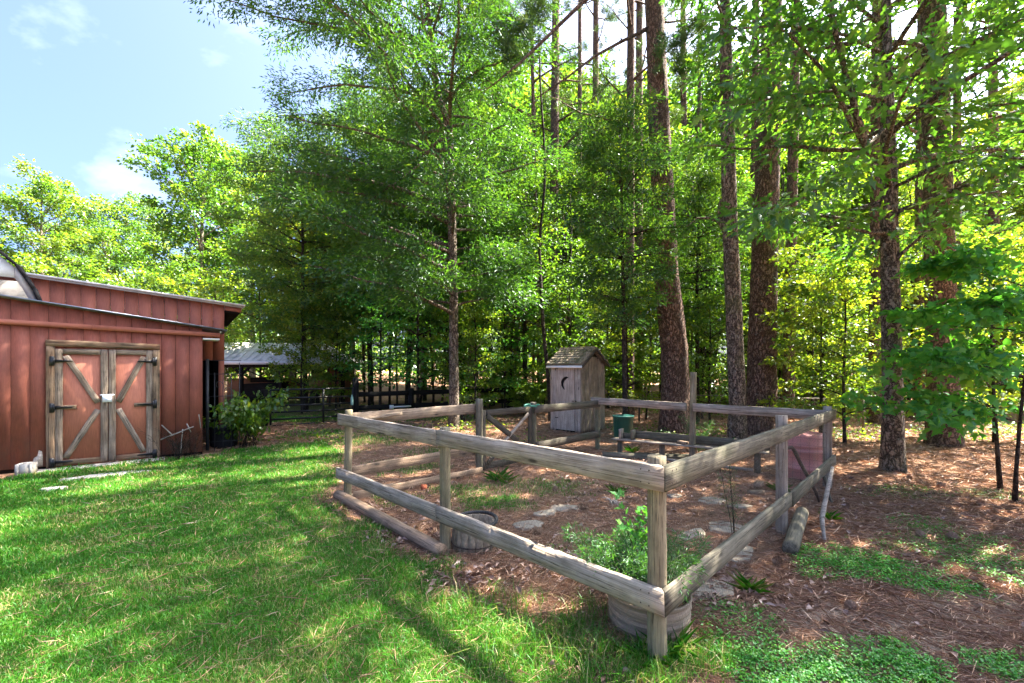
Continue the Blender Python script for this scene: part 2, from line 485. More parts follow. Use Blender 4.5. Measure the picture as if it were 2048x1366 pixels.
plain('dark_inside', (0.02, 0.016, 0.014), 0.95, 0, 0.3, 8, 0, 0.1)
plain('barrel_plastic', (0.52, 0.20, 0.18), 0.55, 0, 0.14, 5, 0.15)
plain('green_plastic', (0.01, 0.085, 0.065), 0.5, 0, 0.2)
plain('mint_plastic', (0.36, 0.60, 0.50), 0.5, 0, 0.1)
plain('green_rope', (0.05, 0.22, 0.15), 0.7, 0, 0.2)
plain('black_rubber', (0.02, 0.02, 0.022), 0.6, 0, 0.3, 20)
plain('tub_wood', (0.27, 0.22, 0.16), 0.9, 0, 0.45, 16, 0.6, 0.15)
plain('wire_metal', (0.15, 0.125, 0.095), 0.6, 0.3, 0.3)
plain('wire_green', (0.03, 0.16, 0.11), 0.5, 0.0, 0.2)
plain('soil', (0.035, 0.024, 0.017), 0.98, 0, 0.4, 30, 0.6, 0.05)
plain('cone_scale', (0.24, 0.15, 0.10), 0.9, 0, 0.4, 40, 0.3, 0.1)
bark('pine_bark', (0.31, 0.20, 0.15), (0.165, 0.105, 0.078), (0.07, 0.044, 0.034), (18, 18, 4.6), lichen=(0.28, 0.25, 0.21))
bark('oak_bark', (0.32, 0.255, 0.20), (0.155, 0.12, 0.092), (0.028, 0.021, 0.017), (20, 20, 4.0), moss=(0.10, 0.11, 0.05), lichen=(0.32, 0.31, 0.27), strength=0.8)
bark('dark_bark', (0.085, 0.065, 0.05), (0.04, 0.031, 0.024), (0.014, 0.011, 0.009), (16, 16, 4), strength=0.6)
bark('pale_bark', (0.40, 0.34, 0.27), (0.22, 0.18, 0.14), (0.10, 0.08, 0.06), (14, 14, 4), strength=0.5)

leafmat('willow_leaf', [(0.0, (0.0204, 0.0675, 0.0154)), (0.5, (0.0442, 0.117, 0.0187)), (1.0, (0.119, 0.1875, 0.0264))], 2.1)
leafmat('bright_leaf', [(0.0, (0.035, 0.115, 0.016)), (0.5, (0.075, 0.175, 0.022)), (1.0, (0.16, 0.23, 0.032))], 1.6, (1.1, 1.0, 0.4), fac=0.5)
leafmat('forest_leaf', [(0.0, (0.031, 0.0868, 0.013)), (0.5, (0.0775, 0.1568, 0.017)), (1.0, (0.1783, 0.217, 0.024))], 2.2, fac=0.5)
leafmat('oak_leaf', [(0.0, (0.0224, 0.0798, 0.0187)), (0.5, (0.0448, 0.1276, 0.0209)), (1.0, (0.112, 0.1958, 0.0242))], 2.2)
leafmat('maple_leaf', [(0.0, (0.026, 0.14, 0.034)), (0.6, (0.058, 0.22, 0.036)), (1.0, (0.13, 0.27, 0.036))], 1.7, fac=0.45, gloss=0.02)
leafmat('pine_needle', [(0.0, (0.033, 0.0868, 0.024)), (0.5, (0.0675, 0.14, 0.0336)), (1.0, (0.135, 0.21, 0.048))], 1.2, fac=0.3)
leafmat('fern_leaf', [(0.0, (0.0216, 0.102, 0.0242)), (1.0, (0.072, 0.204, 0.0385))], 1.4)
leafmat('grass_blade', [(0.0, (0.022, 0.125, 0.010)), (0.45, (0.046, 0.185, 0.013)), (0.75, (0.10, 0.21, 0.022)), (0.9, (0.25, 0.24, 0.08)), (1.0, (0.38, 0.32, 0.15))], 1.3, (1.0, 1.0, 0.5), 0.35, 0.015)
leafmat('clover_leaf', [(0.0, (0.024, 0.1495, 0.016)), (0.6, (0.0504, 0.2275, 0.02)), (1.0, (0.132, 0.299, 0.025))], 1.2, (1.1, 1.0, 0.5), 0.3, 0.03)
leafmat('straw_needle', [(0.0, (0.21, 0.105, 0.06)), (0.5, (0.41, 0.235, 0.145)), (1.0, (0.60, 0.43, 0.30))], 0.5, (1, 1, 1), 0.1, 0.03)
leafmat('dry_leaf', [(0.0, (0.117, 0.0585, 0.039)), (0.5, (0.273, 0.1625, 0.117)), (1.0, (0.52, 0.377, 0.299))], 0.7, (1, 0.9, 0.7), 0.2, 0.03)

# ------------------------------------------------------------------ ground
def poly_sd(x, y, poly):
    """signed distance, + inside"""
    d = np.full(x.shape, 1e9); ins = np.zeros(x.shape, bool)
    n = len(poly)
    for i in range(n):
        ax, ay = poly[i]; bx, by = poly[(i + 1) % n]
        ex, ey = bx - ax, by - ay
        t = np.clip(((x - ax) * ex + (y - ay) * ey) / (ex * ex + ey * ey + 1e-9), 0, 1)
        d = np.minimum(d, np.hypot(x - ax - t * ex, y - ay - t * ey))
        c = ((ay > y) != (by > y)) & (x < (bx - ax) * (y - ay) / (by - ay + 1e-12) + ax)
        ins ^= c
    return np.where(ins, d, -d)

def gxy(px, py):
    g = G(px, py); return (g.x, g.y)

LAWN = [gxy(-900, 985), gxy(0, 962), gxy(93, 942), gxy(320, 920), gxy(410, 908), gxy(540, 890), gxy(640, 885), gxy(700, 905), gxy(690, 960), gxy(668, 1000),
        gxy(760, 1055), gxy(885, 1122), gxy(960, 1185), gxy(1090, 1250), gxy(1200, 1320), gxy(1310, 1345), (0.75, 1.6), (1.1, -4), (-14, -4)]
BACKLAWN = [gxy(520, 850), gxy(715, 842), gxy(720, 820), gxy(700, 795), gxy(560, 790), gxy(440, 800), gxy(400, 860)]
# centre px, radii in metres (x, y), strength
SPOTS = [((800, 935), 0.75, 0.5, 0.5), ((880, 905), 0.7, 0.5, 0.5), ((740, 880), 1.0, 0.9, 0.45), ((640, 868), 1.0, 0.7, 0.4), ((620, 905), 1.0, 0.7, 0.5),
         ((985, 1005), 0.55, 0.35, 0.7), ((1060, 975), 0.8, 0.5, 0.35), ((930, 985), 0.5, 0.4, 0.5), ((800, 1000), 0.35, 0.3, 0.4),
         ((1400, 1310), 0.28, 0.22, 0.5), ((1250, 1300), 0.30, 0.25, 0.55), ((1130, 1275), 0.25, 0.2, 0.5), ((880, 1130), 0.25, 0.2, 0.5), ((860, 835), 2.2, 1.2, 0.55)]
CLOVER = [((1715, 1135), 0.50, 0.36, 1.0), ((1840, 1165), 0.45, 0.30, 0.75), ((1900, 1100), 0.7, 0.35, 0.35), ((1600, 1345), 0.42, 0.20, 0.95), ((1770, 1340), 0.40, 0.17, 0.9),
          ((1700, 1310), 0.35, 0.16, 0.8), ((2000, 1130), 0.5, 0.4, 0.5), ((1500, 1300), 0.25, 0.15, 0.5), ((1010, 1000), 0.22, 0.13, 0.9), ((1480, 1240), 0.3, 0.2, 0.25),
          ((1800, 985), 0.6, 0.35, 0.3), ((1990, 990), 0.5, 0.3, 0.3), ((1830, 1050), 0.35, 0.3, 0.35), ((1130, 970), 0.4, 0.25, 0.3), ((1100, 1110), 0.25, 0.15, 0.3), ((2040, 1340), 0.3, 0.15, 0.5)]

def blobs(x, y, lst):
    g = np.zeros(np.shape(x))
    for (p, rx, ry, s) in lst:
        cx, cy = gxy(*p)
        q = np.sqrt(((x - cx) / rx) ** 2 + ((y - cy) / ry) ** 2)
        w = (fbm(x * 5 + 3, y * 5 + 8) - 0.5) * 1.3
        g = np.maximum(g, s * np.clip((1.1 - q + w) / 0.5, 0, 1))
    return g

def grass_amt(x, y):
    n = (fbm(x * 2.2, y * 2.2) - 0.5)
    a = np.clip((poly_sd(x, y, LAWN) + n * 0.7 + 0.02) / 0.22, 0, 1)
    b = np.clip((poly_sd(x, y, BACKLAWN) + n * 1.5) / 0.8, 0, 1) * 0.9
    return np.maximum(np.maximum(a, b), blobs(x, y, SPOTS))

def clover_amt(x, y):
    return blobs(x, y, CLOVER)

def axis(a, b, c, d, fine, coarse):
    return np.concatenate([np.linspace(a, b, coarse, endpoint=False), np.linspace(b, c, fine, endpoint=False), np.linspace(c, d, coarse)])
xs = axis(-150, -11, 12, 150, 200, 40); ys = axis(-20, 1, 16, 190, 150, 50)
XX, YY = np.meshgrid(xs, ys, indexing='ij')
Zg = gz(XX, YY) + (fbm(XX * 7, YY * 7) - 0.5) * 0.018
nx, ny = XX.shape
ii, jj = np.meshgrid(np.arange(nx - 1), np.arange(ny - 1), indexing='ij')
Fg = np.stack([ii * ny + jj, (ii + 1) * ny + jj, (ii + 1) * ny + jj + 1, ii * ny + jj + 1], -1).reshape(-1, 4)
ga = grass_amt(XX, YY); ca = clover_amt(XX, YY)
DIRT = [((1750, 1255), 1.0, 0.35, 0.9), ((1980, 1230), 0.8, 0.4, 0.8), ((1500, 1190), 0.4, 0.3, 0.5), ((1950, 1330), 0.5, 0.25, 0.8), ((650, 865), 1.2, 0.6, 0.6)]
da = blobs(XX, YY, DIRT)
gme = np_mesh('ground', np.stack([XX, YY, Zg], -1).reshape(-1, 3), Fg, {'grass': ga.ravel(), 'clover': ca.ravel(), 'dirt': da.ravel()})

m, N, L, b = nodes_of('ground_soil')
geo = N.new('ShaderNodeNewGeometry')
def attr(nm):
    a = N.new('ShaderNodeAttribute'); a.attribute_name = nm; return a.outputs['Fac']
n1 = noise_node(N, L, 38, 8, 0.75, geo.outputs['Position'])
n2 = noise_node(N, L, 3.2, 6, 0.7, geo.outputs['Position'])
n3 = noise_node(N, L, 1.0, 4, 0.6, geo.outputs['Position'], (18, 120, 60), 2.5)
straw = ramp(N, [(0.28, (0.14, 0.075, 0.046)), (0.5, (0.32, 0.185, 0.115)), (0.75, (0.50, 0.33, 0.22))]); L.new(n1.outputs['Fac'], straw.inputs['Fac'])
str2 = ramp(N, [(0.3, (0.62, 0.58, 0.55)), (0.7, (1.15, 1.1, 1.05))]); L.new(n2.outputs['Fac'], str2.inputs['Fac'])
col = mixc(N, L, 1.0, straw.outputs['Color'], str2.outputs['Color'], 'MULTIPLY')
dirt = ramp(N, [(0.3, (0.25, 0.185, 0.135)), (0.7, (0.42, 0.33, 0.255))]); L.new(n1.outputs['Fac'], dirt.inputs['Fac'])
col = mixc(N, L, attr('dirt'), col, dirt.outputs['Color'])
gr = ramp(N, [(0.3, (0.035, 0.075, 0.012)), (0.55, (0.07, 0.125, 0.02)), (0.75, (0.20, 0.18, 0.075))]); L.new(n1.outputs['Fac'], gr.inputs['Fac'])
gf = N.new('ShaderNodeMath'); gf.operation = 'MULTIPLY'; gf.inputs[1].default_value = 0.85; L.new(attr('grass'), gf.inputs[0])
col = mixc(N, L, gf.outputs[0], col, gr.outputs['Color'])
cg = ramp(N, [(0.3, (0.018, 0.05, 0.008)), (0.7, (0.04, 0.10, 0.014))]); L.new(n1.outputs['Fac'], cg.inputs['Fac'])
cf = N.new('ShaderNodeMath'); cf.operation = 'MULTIPLY'; cf.inputs[1].default_value = 0.7; L.new(attr('clover'), cf.inputs[0])
col = mixc(N, L, cf.outputs[0], col, cg.outputs['Color'])
L.new(col, b.inputs['Base Color']); b.inputs['Roughness'].default_value = 0.95; b.inputs['Specular IOR Level'].default_value = 0.1
sm = N.new('ShaderNodeMath'); sm.operation = 'ADD'; L.new(n1.outputs['Fac'], sm.inputs[0]); L.new(n3.outputs['Fac'], sm.inputs[1])
bump(N, L, b, sm.outputs[0], 0.7, 0.03)
ground = meshobj('ground', gme, m, smooth=True)
tag(ground, kind='structure')

# ------------------------------------------------------------------ red barn and lean-to
BW = Matrix.Translation((-5.84, 8.25, 0)) @ Matrix.Rotation(math.atan2(0.597, 0.8025), 4, 'Z')
def bl(x, y, z): return BW @ Vector((x, y, z))       # local: x along the front wall, y into the building

def slat(name, x0, x1, y0, t, zb, z0, z1, mat, parent):
    """upright siding plank with a sloping top"""
    g = 0.0026
    S = Soup().prism([(x0 + g, zb), (x1 - g, zb), (x1 - g, z1), (x0 + g, z0)], 'y', y0, y0 + t)
    return S.build(name, mat, BW, parent)

leanto = empty('lean_to_shed', (0, 0, 0), 0, 'dark red board sided lean-to with weathered double doors', 'shed')
leanto.matrix_basis = BW; WM[leanto.name] = BW
def lt_roof(x): return 2.43 - 0.1335 * x
DX0, DX1, DXM = -2.05, -0.627, -1.313
S = Soup().prism([(-4.4, 0.0), (0.0, 0.0), (0.0, lt_roof(0) - 0.06), (-4.4, lt_roof(-4.4) - 0.06)], 'y', 0.022, 1.19)
S.build('wall_core', M['dark_inside'], BW, leanto)
x = 0.0; pitch = 0.203
while x > -4.3:
    x0 = x - pitch
    slat('siding_plank', x0, x, 0.0, 0.02, 0.06 + random.random() * 0.015, lt_roof(x0) - 0.03, lt_roof(x) - 0.03, M['red_siding'], leanto)
    x = x0
S = Soup().prism([(-4.42, lt_roof(-4.42) - 0.022), (0.38, lt_roof(0.38) - 0.022), (0.38, lt_roof(0.38)), (-4.42, lt_roof(-4.42))], 'y', -0.10, 1.18)
rf = S.build('roof', M['roof_metal_blue'], BW, leanto)
S = Soup().prism([(-4.42, lt_roof(-4.42) - 0.045), (0.30, lt_roof(0.30) - 0.045), (0.30, lt_roof(0.30) - 0.024), (-4.42, lt_roof(-4.42) - 0.024)], 'y', -0.07, 0.0)
S.build('rake_board', M['rail_wood_dark'], BW, rf)
def bat(x): return 2.309 - 0.0312 * (x - 0.27)
for xa, xb in ((-4.4, -1.52), (-1.515, 0.27)):
    S = Soup().prism([(xa, bat(xa) - 0.078), (xb, bat(xb) - 0.078), (xb, bat(xb)), (xa, bat(xa))], 'y', -0.045, -0.002)
    S.build('trim_board', M['trim_red'], BW, leanto)
S = Soup().box((0.135, 0.22, 2.19), (0.26, 0.5, 0.03)); S.build('soffit', M['white_paint'], BW, leanto)
S = Soup().box((0.28, -0.02, 2.345), (0.02, 0.05, 0.07)); S.build('end_block', M['white_paint'], BW, leanto)
S = Soup().box((-2.2, 0.09, 0.03), (4.4, 0.12, 0.10), jit=0.01); S.build('footing', M['concrete'], BW, leanto)
# chipped whitewash near the door foot
S = Soup().prism([(-2.27, 0.07), (-2.09, 0.07), (-2.09, 0.22), (-2.10, 0.31), (-2.135, 0.33), (-2.15, 0.24), (-2.19, 0.21), (-2.20, 0.14), (-2.25, 0.12)], 'y', -0.006, -0.001)
S.build('chipped_patch', M['chipped_plaster'], BW, leanto)
# door surround
FR = M['door_frame_timber']; TI = M['door_timber']
def bb(name, xa, za, xb, zb, h, y, t, mat, par):
    W_up = BW.to_3x3() @ Vector((0, -1, 0))
    p0, p1 = bl(xa, y, za), bl(xb, y, zb)
    d = (p1 - p0).normalized()
    return board(name, p0, p1, h, t, mat, par, up=d.cross(W_up), wear=0.005)
bb('door_frame', DX0 + 0.05, 0.02, DX0 + 0.05, 1.99, 0.10, -0.025, 0.045, FR, leanto)
bb('door_frame', DX1 - 0.05, 0.02, DX1 - 0.05, 1.96, 0.10, -0.025, 0.045, FR, leanto)
bb('door_frame', DX0, 2.045, DX1, 2.015, 0.105, -0.026, 0.05, FR, leanto)
def door(xa, xb, flip):
    S = Soup().box(((xa + xb) / 2, -0.006, 1.0), (xb - xa, 0.02, 1.92))
    d = S.build('door', M['door_panel_red'], BW, leanto)
    w = 0.092; zt, zb = 1.955, 0.055
    bb('stile', xa + w / 2, zb, xa + w / 2, zt, w, -0.027, 0.026, TI, d)
    bb('stile', xb - w / 2, zb, xb - w / 2, zt, w, -0.027, 0.026, TI, d)
    bb('cross_rail', xa + w, zt - w / 2, xb - w, zt - w / 2, w, -0.028, 0.026, TI, d)
    bb('cross_rail', xa + w, zb + w / 2, xb - w, zb + w / 2, w * 0.9, -0.028, 0.026, FR, d)
    o, i = (xa + w, xb - w) if not flip else (xb - w, xa + w)
    s = 0.03 if not flip else -0.03
    bb('brace', o + s, zt - w - 0.02, i - s, 1.06, 0.085, -0.026, 0.022, TI, d)
    bb('brace', o + s, zb + w + 0.02, i - s, 0.94, 0.085, -0.026, 0.022, TI, d)
    hx = xa if not flip else xb
    for z in (zt - 0.20, 1.0, zb + 0.06):
        sg = -1 if flip else 1
        S = Soup().box((hx + sg * -0.035, -0.052, z), (0.05, 0.012, 0.15), jit=0.006)
        S.prism([(hx + sg * -0.01, z + 0.026), (hx + sg * 0.20, z + 0.009), (hx + sg * 0.215, z), (hx + sg * 0.20, z - 0.009), (hx + sg * -0.01, z - 0.026)], 'y', -0.054, -0.044)
        S.tube([tuple((hx + sg * -0.01, -0.055, z - 0.06)), (hx + sg * -0.01, -0.055, z + 0.06)], 0.012, 8)
        S.build('hinge', M['black_metal'], BW, d)
        if abs(z - 1.0) < 0.01:
            bb('hinge_block', hx + sg * 0.02, z, hx + sg * 0.25, z, 0.07, -0.030, 0.025, FR, d)
    return d
d1 = door(DX0 + 0.10, DXM - 0.005, False)
d2 = door(DXM + 0.005, DX1 - 0.10, True)
S = Soup().box((DXM - 0.01, -0.062, 1.12), (0.12, 0.012, 0.115)); S.box((DXM - 0.01, -0.056, 1.185), (0.18, 0.012, 0.02))
S.build('latch_plate', M['white_metal'], BW, d1)
# threshold slab and loose masonry
S = Soup().box((-1.37, -0.13, 0.012), (1.62, 0.27, 0.05), jit=0.03)
tag(S.build('threshold_slab', M['concrete'], BW), 'long pale concrete threshold below the weathered double doors', 'slab')
c = G(53, 950); S = Soup()
for sx in (-1, 1):
    S.box((sx * 0.075, 0, 0.09), (0.035, 0.19, 0.19), jit=0.012); S.box((0, sx * 0.075, 0.09), (0.115, 0.035, 0.185), jit=0.012)
tag(S.build('cinder_block', M['concrete'], Matrix.Translation(c) @ Matrix.Rotation(0.5, 4, 'Z')), 'small worn cinder block at the foot of the red wall', 'block')
def slab(name, c, rx, ry, rot, h, mat, label, cat, group=None, seed=0, n=9, dz=0.0):
    r = np.random.default_rng(seed)
    a = np.linspace(0, 2 * PI, n, endpoint=False) + r.random(n) * 0.4
    k = 0.78 + 0.35 * r.random(n)
    pl = [(rx * k[i] * math.cos(a[i]), ry * k[i] * math.sin(a[i])) for i in range(n)]
    z = float(gz(c.x, c.y)) + dz
    S = Soup()
    V = [(p[0], p[1], -0.03) for p in pl] + [(p[0], p[1], h * 0.75 + r.random() * 0.006) for p in pl] + [(p[0] * 0.9, p[1] * 0.9, h + r.random() * 0.004) for p in pl]
    q = []
    for lv in (0, n):
        q += [(lv + i, lv + (i + 1) % n, lv + n + (i + 1) % n, lv + n + i) for i in range(n)]
    S.add(np.array(V), [np.array(q), (2 * n + np.arange(n))[None, :]])
    return tag(S.build(name, mat, Matrix.Translation((c.x, c.y, z)) @ Matrix.Rotation(rot, 4, 'Z')), label, cat, group)
slab('paving_slab', G(215, 952), 0.50, 0.12, 0.62, 0.03, M['concrete'], 'long half buried paving slab in the lawn by the doors', 'slab', seed=4)
slab('paving_slab', G(108, 979), 0.14, 0.07, 0.3, 0.03, M['concrete'], 'small pale stone showing through the lawn', 'stone', seed=5)

# taller barn behind
barn = empty('red_barn', (0, 0, 0), 0, 'tall faded red plank barn rising behind the lean-to', 'barn')
barn.matrix_basis = BW; WM[barn.name] = BW
BY = 1.20
def br(x): return 3.095 - 0.0868 * x
x = 0.413; k = 0
while x > -4.6:
    x0 = x - pitch
    zb = 1.80 if x > 0.30 or x0 < 0.32 else 0.0
    if x0 < -0.35: zb = 0.3
    slat('siding_plank', x0, x, BY, 0.02, zb, br(x0) - 0.04, br(x) - 0.04, M['red_siding_faded'], barn)
    x = x0
S = Soup().box((0.36, BY + 0.05, 0.92), (0.10, 0.10, 1.80)); S.build('corner_post', M['red_siding_faded'], BW, barn)
S = Soup().box((-0.14, BY + 0.06, 1.86), (0.90, 0.06, 0.10)); S.build('lintel', M['red_siding'], BW, barn)
for c_, s_ in (((-2.1, 5.2, 1.5), (5.0, 0.05, 3.0)), ((0.39, 3.3, 1.5), (0.04, 3.9, 3.0)), ((-4.6, 3.3, 1.5), (0.04, 3.9, 3.0))):
    S = Soup().box(c_, s_); S.build('wall', M['dark_inside'], BW, barn)
S = Soup().prism([(-4.7, br(-4.7) - 0.035), (0.79, br(0.79) - 0.035), (0.79, br(0.79)), (-4.7, br(-4.7))], 'y', BY - 0.12, 5.4)
rf = S.build('roof', M['roof_metal_pale'], BW, barn)
S = Soup().prism([(-4.7, br(-4.7) - 0.075), (0.76, br(0.76) - 0.075), (0.76, br(0.76) - 0.037), (-4.7, br(-4.7) - 0.037)], 'y', BY - 0.10, BY - 0.07)
S.build('fascia', M['fascia_grey'], BW, rf)
S = Soup().prism([(0.42, br(0.42) - 0.17), (0.72, br(0.72) - 0.17), (0.72, br(0.72) - 0.077), (0.42, br(0.42) - 0.077)], 'y', BY - 0.02, BY + 0.02)
S.build('rafter_end', M['trim_red'], BW, rf)
S = Soup().prism([(0.42, br(0.42) - 0.20), (0.70, br(0.70) - 0.19), (0.70, br(0.70) - 0.172), (0.42, br(0.42) - 0.172)], 'y', BY + 0.0, 5.2)
S.build('soffit', M['dark_inside'], BW, rf)

# white boxed eave of the house roof above the lean-to
eave = empty('house_eave', (0, 0, 0), 0, 'white boxed eave with dark shingles above the lean-to roof', 'roof')
eave.matrix_basis = BW; WM[eave.name] = BW
curve = [(-2.90, 3.80), (-2.62, 3.47), (-2.43, 3.27), (-2.33, 3.08), (-2.25, 2.92), (-2.19, 2.74)]
S = Soup().prism([(-3.6, 3.12), (-2.445, 3.085), (-2.445, 3.25), (-2.64, 3.44), (-2.92, 3.77), (-3.6, 4.3)], 'y', 0.22, 0.26)
S.build('gable_board', M['white_paint'], BW, eave)
S = Soup().prism([(-3.6, 3.10), (-2.46, 3.07), (-2.30, 2.70), (-3.6, 2.74)], 'y', 0.55, 0.60)
S.build('soffit', M['fascia_grey'], BW, eave)
S = Soup()
inner = [(-2.44, 3.08), (-2.36, 2.93), (-2.28, 2.74)]
S.prism([(-2.435, 3.265), (-2.335, 3.075), (-2.255, 2.915), (-2.20, 2.74)] + inner[::-1], 'y', 0.20, 0.36)
S.build('fascia', M['fascia_grey'], BW, eave)
S = Soup()
for k in range(len(curve) - 1):
    (xa, za), (xb, zb) = curve[k], curve[k + 1]
    S.prism([(xa, za), (xb, zb), (xb + 0.025, zb + 0.012), (xa + 0.028, za + 0.025)], 'y', 0.17, 0.40)
S.build('shingle_edge', M['shingle_dark'], BW, eave)

# ------------------------------------------------------------------ pen fence
FL = Vector((-2.05, 5.44, 0)); FN = Vector((0.81, 2.44, 0)); FRt = Vector((4.33, 6.0, 0)); FB = Vector((1.72, 8.8, 0))
fence = empty('pen_fence', FN, 0, 'weathered plank and chicken wire fence round the garden pen', 'fence')
def post(p, h, r, mat='post_wood', lean=(0, 0)):
    g = gp(p.x, p.y)
    return log('post', g + Vector((0, 0, -0.15)), g + Vector((lean[0], lean[1], h)), r, r * 0.95, M[mat], fence, 16, 0.05)
def lerp(a, b, t): return a + (b - a) * t
nL = Vector((-0.724, -0.690, 0)); nR = Vector((0.711, -0.703, 0)); nBR = Vector((0.731, 0.682, 0)); nBL = Vector((-0.665, 0.746, 0))
post(FN, 1.165, 0.053); post(Vector((-0.60, 3.92, 0)), 1.12, 0.05); post(FL, 1.12, 0.047, lean=(0.02, 0.0))
post(Vector((2.69, 4.36, 0)), 1.17, 0.055, 'rail_wood'); post(FRt, 1.12, 0.055, 'rail_wood')
pM = Vector((3.04, 7.39, 0)); post(pM, 1.57, 0.052, lean=(0.03, 0)); post(FB, 1.06, 0.05)
pG0 = Vector((-0.51, 6.81, 0)); pG1 = Vector((0.372, 7.6, 0))
post(pG0, 1.16, 0.06, 'rail_wood_mossy_shaded'); post(pG1, 1.05, 0.055, 'rail_wood_mossy_shaded')
T = 0.036; OFF = 0.053 + T / 2
def rail(a, b, za, zb, n, mat, e0=0.0, e1=0.0, h=0.138, off=OFF, **k):
    d = (b - a).normalized()
    p0 = a + n * off - d * e0 + Vector((0, 0, za)); p1 = b + n * off + d * e1 + Vector((0, 0, zb))
    return board('rail', p0, p1, h, T, M[mat], fence, **k)
mid = lerp(FN, FL, 0.497)
# front left side: two boards each, butted at the middle post
rail(FN, mid, 1.055, 1.03, nL, 'rail_wood', e0=0.071, m0=-1.0, e1=-0.005, notch=((0.35, 0.004, 0.05),))
rail(mid, FL, 1.022, 1.005, nL, 'rail_wood', e0=-0.005, e1=0.10, off=OFF - 0.006)
rail(FN, mid, 0.388, 0.355, nL, 'rail_wood', e0=0.071, m0=-1.0, e1=-0.003, notch=((0.42, 0.018, 0.10), (0.66, 0.016, 0.06), (0.2, 0.008, 0.1)))
rail(mid, FL, 0.360, 0.335, nL, 'rail_wood', e0=-0.006, off=OFF + 0.005, e1=0.13, notch=((0.85, 0.01, 0.2),))
# front right side
mr = Vector((2.69, 4.36, 0))
rail(FN, FRt, 1.055, 1.01, nR, 'rail_wood_mossy_shaded', e0=0.068, m0=1.0, e1=0.08)
rail(FN, lerp(FN, FRt, 0.525), 0.388, 0.37, nR, 'rail_wood_mossy_shaded', e0=0.068, m0=1.0, e1=-0.003, notch=((0.93, 0.03, 0.05),))
rail(lerp(FN, FRt, 0.532), FRt, 0.355, 0.39, nR, 'rail_wood_mossy_shaded', e0=-0.003, e1=0.08)
# back right side
rail(FRt, pM, 1.0, 0.985, nBR * -1, 'rail_wood', e0=0.0, e1=-0.06, off=0.075)
rail(pM, FB, 0.985, 0.985, nBR * -1, 'rail_wood', e0=-0.06, e1=0.10, off=0.075)
# back left side, up to the gate
rail(FB, pG1, 0.93, 0.93, nBL * -1, 'rail_wood_dark', e0=-0.02, e1=0.05, off=0.072)
rail(FB, pG1, 0.33, 0.29, nBL * -1, 'rail_wood_dark', e0=-0.02, e1=0.0, off=0.072)
rail(FL, pG0, 1.0, 1.01, nBL, 'rail_wood_tan', e0=-0.05, e1=0.05, h=0.15)
rail(FL, pG0, 0.33, 0.36, nBL, 'edging_wood', e0=-0.05, e1=0.05)
rail(FL, pG0, 0.055, 0.055, nBL * -1, 'edging_wood', e0=-0.05, e1=0.0, h=0.11)
# split end of the tan rail
board('rail', FL + nBL * 0.10 + Vector((0.10, 0.09, 0.98)), FL + nBL * 0.06 + Vector((0.62, 0.36, 1.035)), 0.05, 0.03, M['rail_wood_tan'], fence, wear=0.012)
# nail heads on the corner boards
S = Soup()
for (a, n, d, z0) in ((FN, nL, (FL - FN).normalized(), 1.055), (FN, nL, (FL - FN).normalized(), 0.388), (FN, nR, (FRt - FN).normalized(), 1.055)):
    for u in (0.0, 0.05):
        for w in (-0.035, 0.035):
            p = a + n * (0.053 + T + 0.001) + d * u + Vector((0, 0, z0 + w))
            S.tube([tuple(p - n * 0.004), tuple(p + n * 0.001)], 0.004, 6)
tag(S.build('nail_head', M['rusty_iron'], parent=fence), kind='stuff')

def hexwire(Lh, Hh, c=0.032, r=0.00045):
    """tile of twisted hexagon netting in its own x,z plane"""
    S = Soup(); a = c; hstep = c * 0.80
    segs = []
    nxx = int(round(Lh / a)); nz = int(Hh / hstep)
    r_ = np.random.default_rng(2)
    for k in range(nz):
        for i in range(nxx):
            x0 = i * a + (a / 2 if k % 2 else 0); z0 = k * hstep
            segs.append(((x0, z0), (x0, z0 + hstep * 0.42), r * 1.5))
            segs.append(((x0, z0 + hstep * 0.42), (x0 + a / 2, z0 + hstep), r))
            segs.append(((x0, z0 + hstep * 0.42), (x0 - a / 2, z0 + hstep), r))
    A = np.array([s[0] for s in segs]); B = np.array([s[1] for s in segs]); R = np.array([s[2] for s in segs])
    wob = lambda p: np.stack([p[:, 0] + 0.005 * np.sin(p[:, 1] * 23 + p[:, 0] * 11), 0.006 * np.sin(p[:, 0] * 12.566) * np.sin(p[:, 1] * 9), p[:, 1] + 0.004 * np.sin(p[:, 0] * 17 + p[:, 1] * 5)], 1)
    A3, B3 = wob(A), wob(B)
    D = B3 - A3; D /= np.linalg.norm(D, axis=1, keepdims=True)
    U = np.array([[0, 1.0, 0]]); Wv = np.cross(D, U)
    V = []
    for P0 in (A3, B3):
        for t in (0, 2 * PI / 3, 4 * PI / 3):
            V.append(P0 + R[:, None] * (math.cos(t) * Wv + math.sin(t) * U))
    V = np.stack(V, 1); n = len(V)
    base = (np.arange(n) * 6)[:, None]
    F = np.concatenate([base + np.array([[a_, b_, b_ + 3, a_ + 3]]) for a_, b_ in ((0, 1), (1, 2), (2, 0))])
    return np_mesh('wire_panel', V.reshape(-1, 3), F)
wire_me = hexwire(0.513, 0.99); wire_me.materials.append(M['wire_metal'])
wire_low = hexwire(0.513, 0.62); wire_low.materials.append(M['wire_metal'])
wire_grn = hexwire(0.513, 0.80, 0.03, 0.0009); wire_grn.materials.append(M['wire_green'])
def wire_run(a, b, n, off, me, z0=0.02, parent=None, length=None):
    d = (b - a).normalized(); L_ = (b - a).length if length is None else length
    k = int(L_ / 0.513); ang = math.atan2(d.y, d.x)
    for i in range(k + 1):
        if (i + 0.35) * 0.513 > L_: break
        p = a + n * off + d * (i * 0.513) + Vector((0, 0, z0))
        tag(link(bpy.data.objects.new('wire_panel', me), Matrix.Translation(p) @ Matrix.Rotation(ang, 4, 'Z'), parent or fence), kind='stuff')
wire_run(FN, FL, nL, 0.056, wire_me)
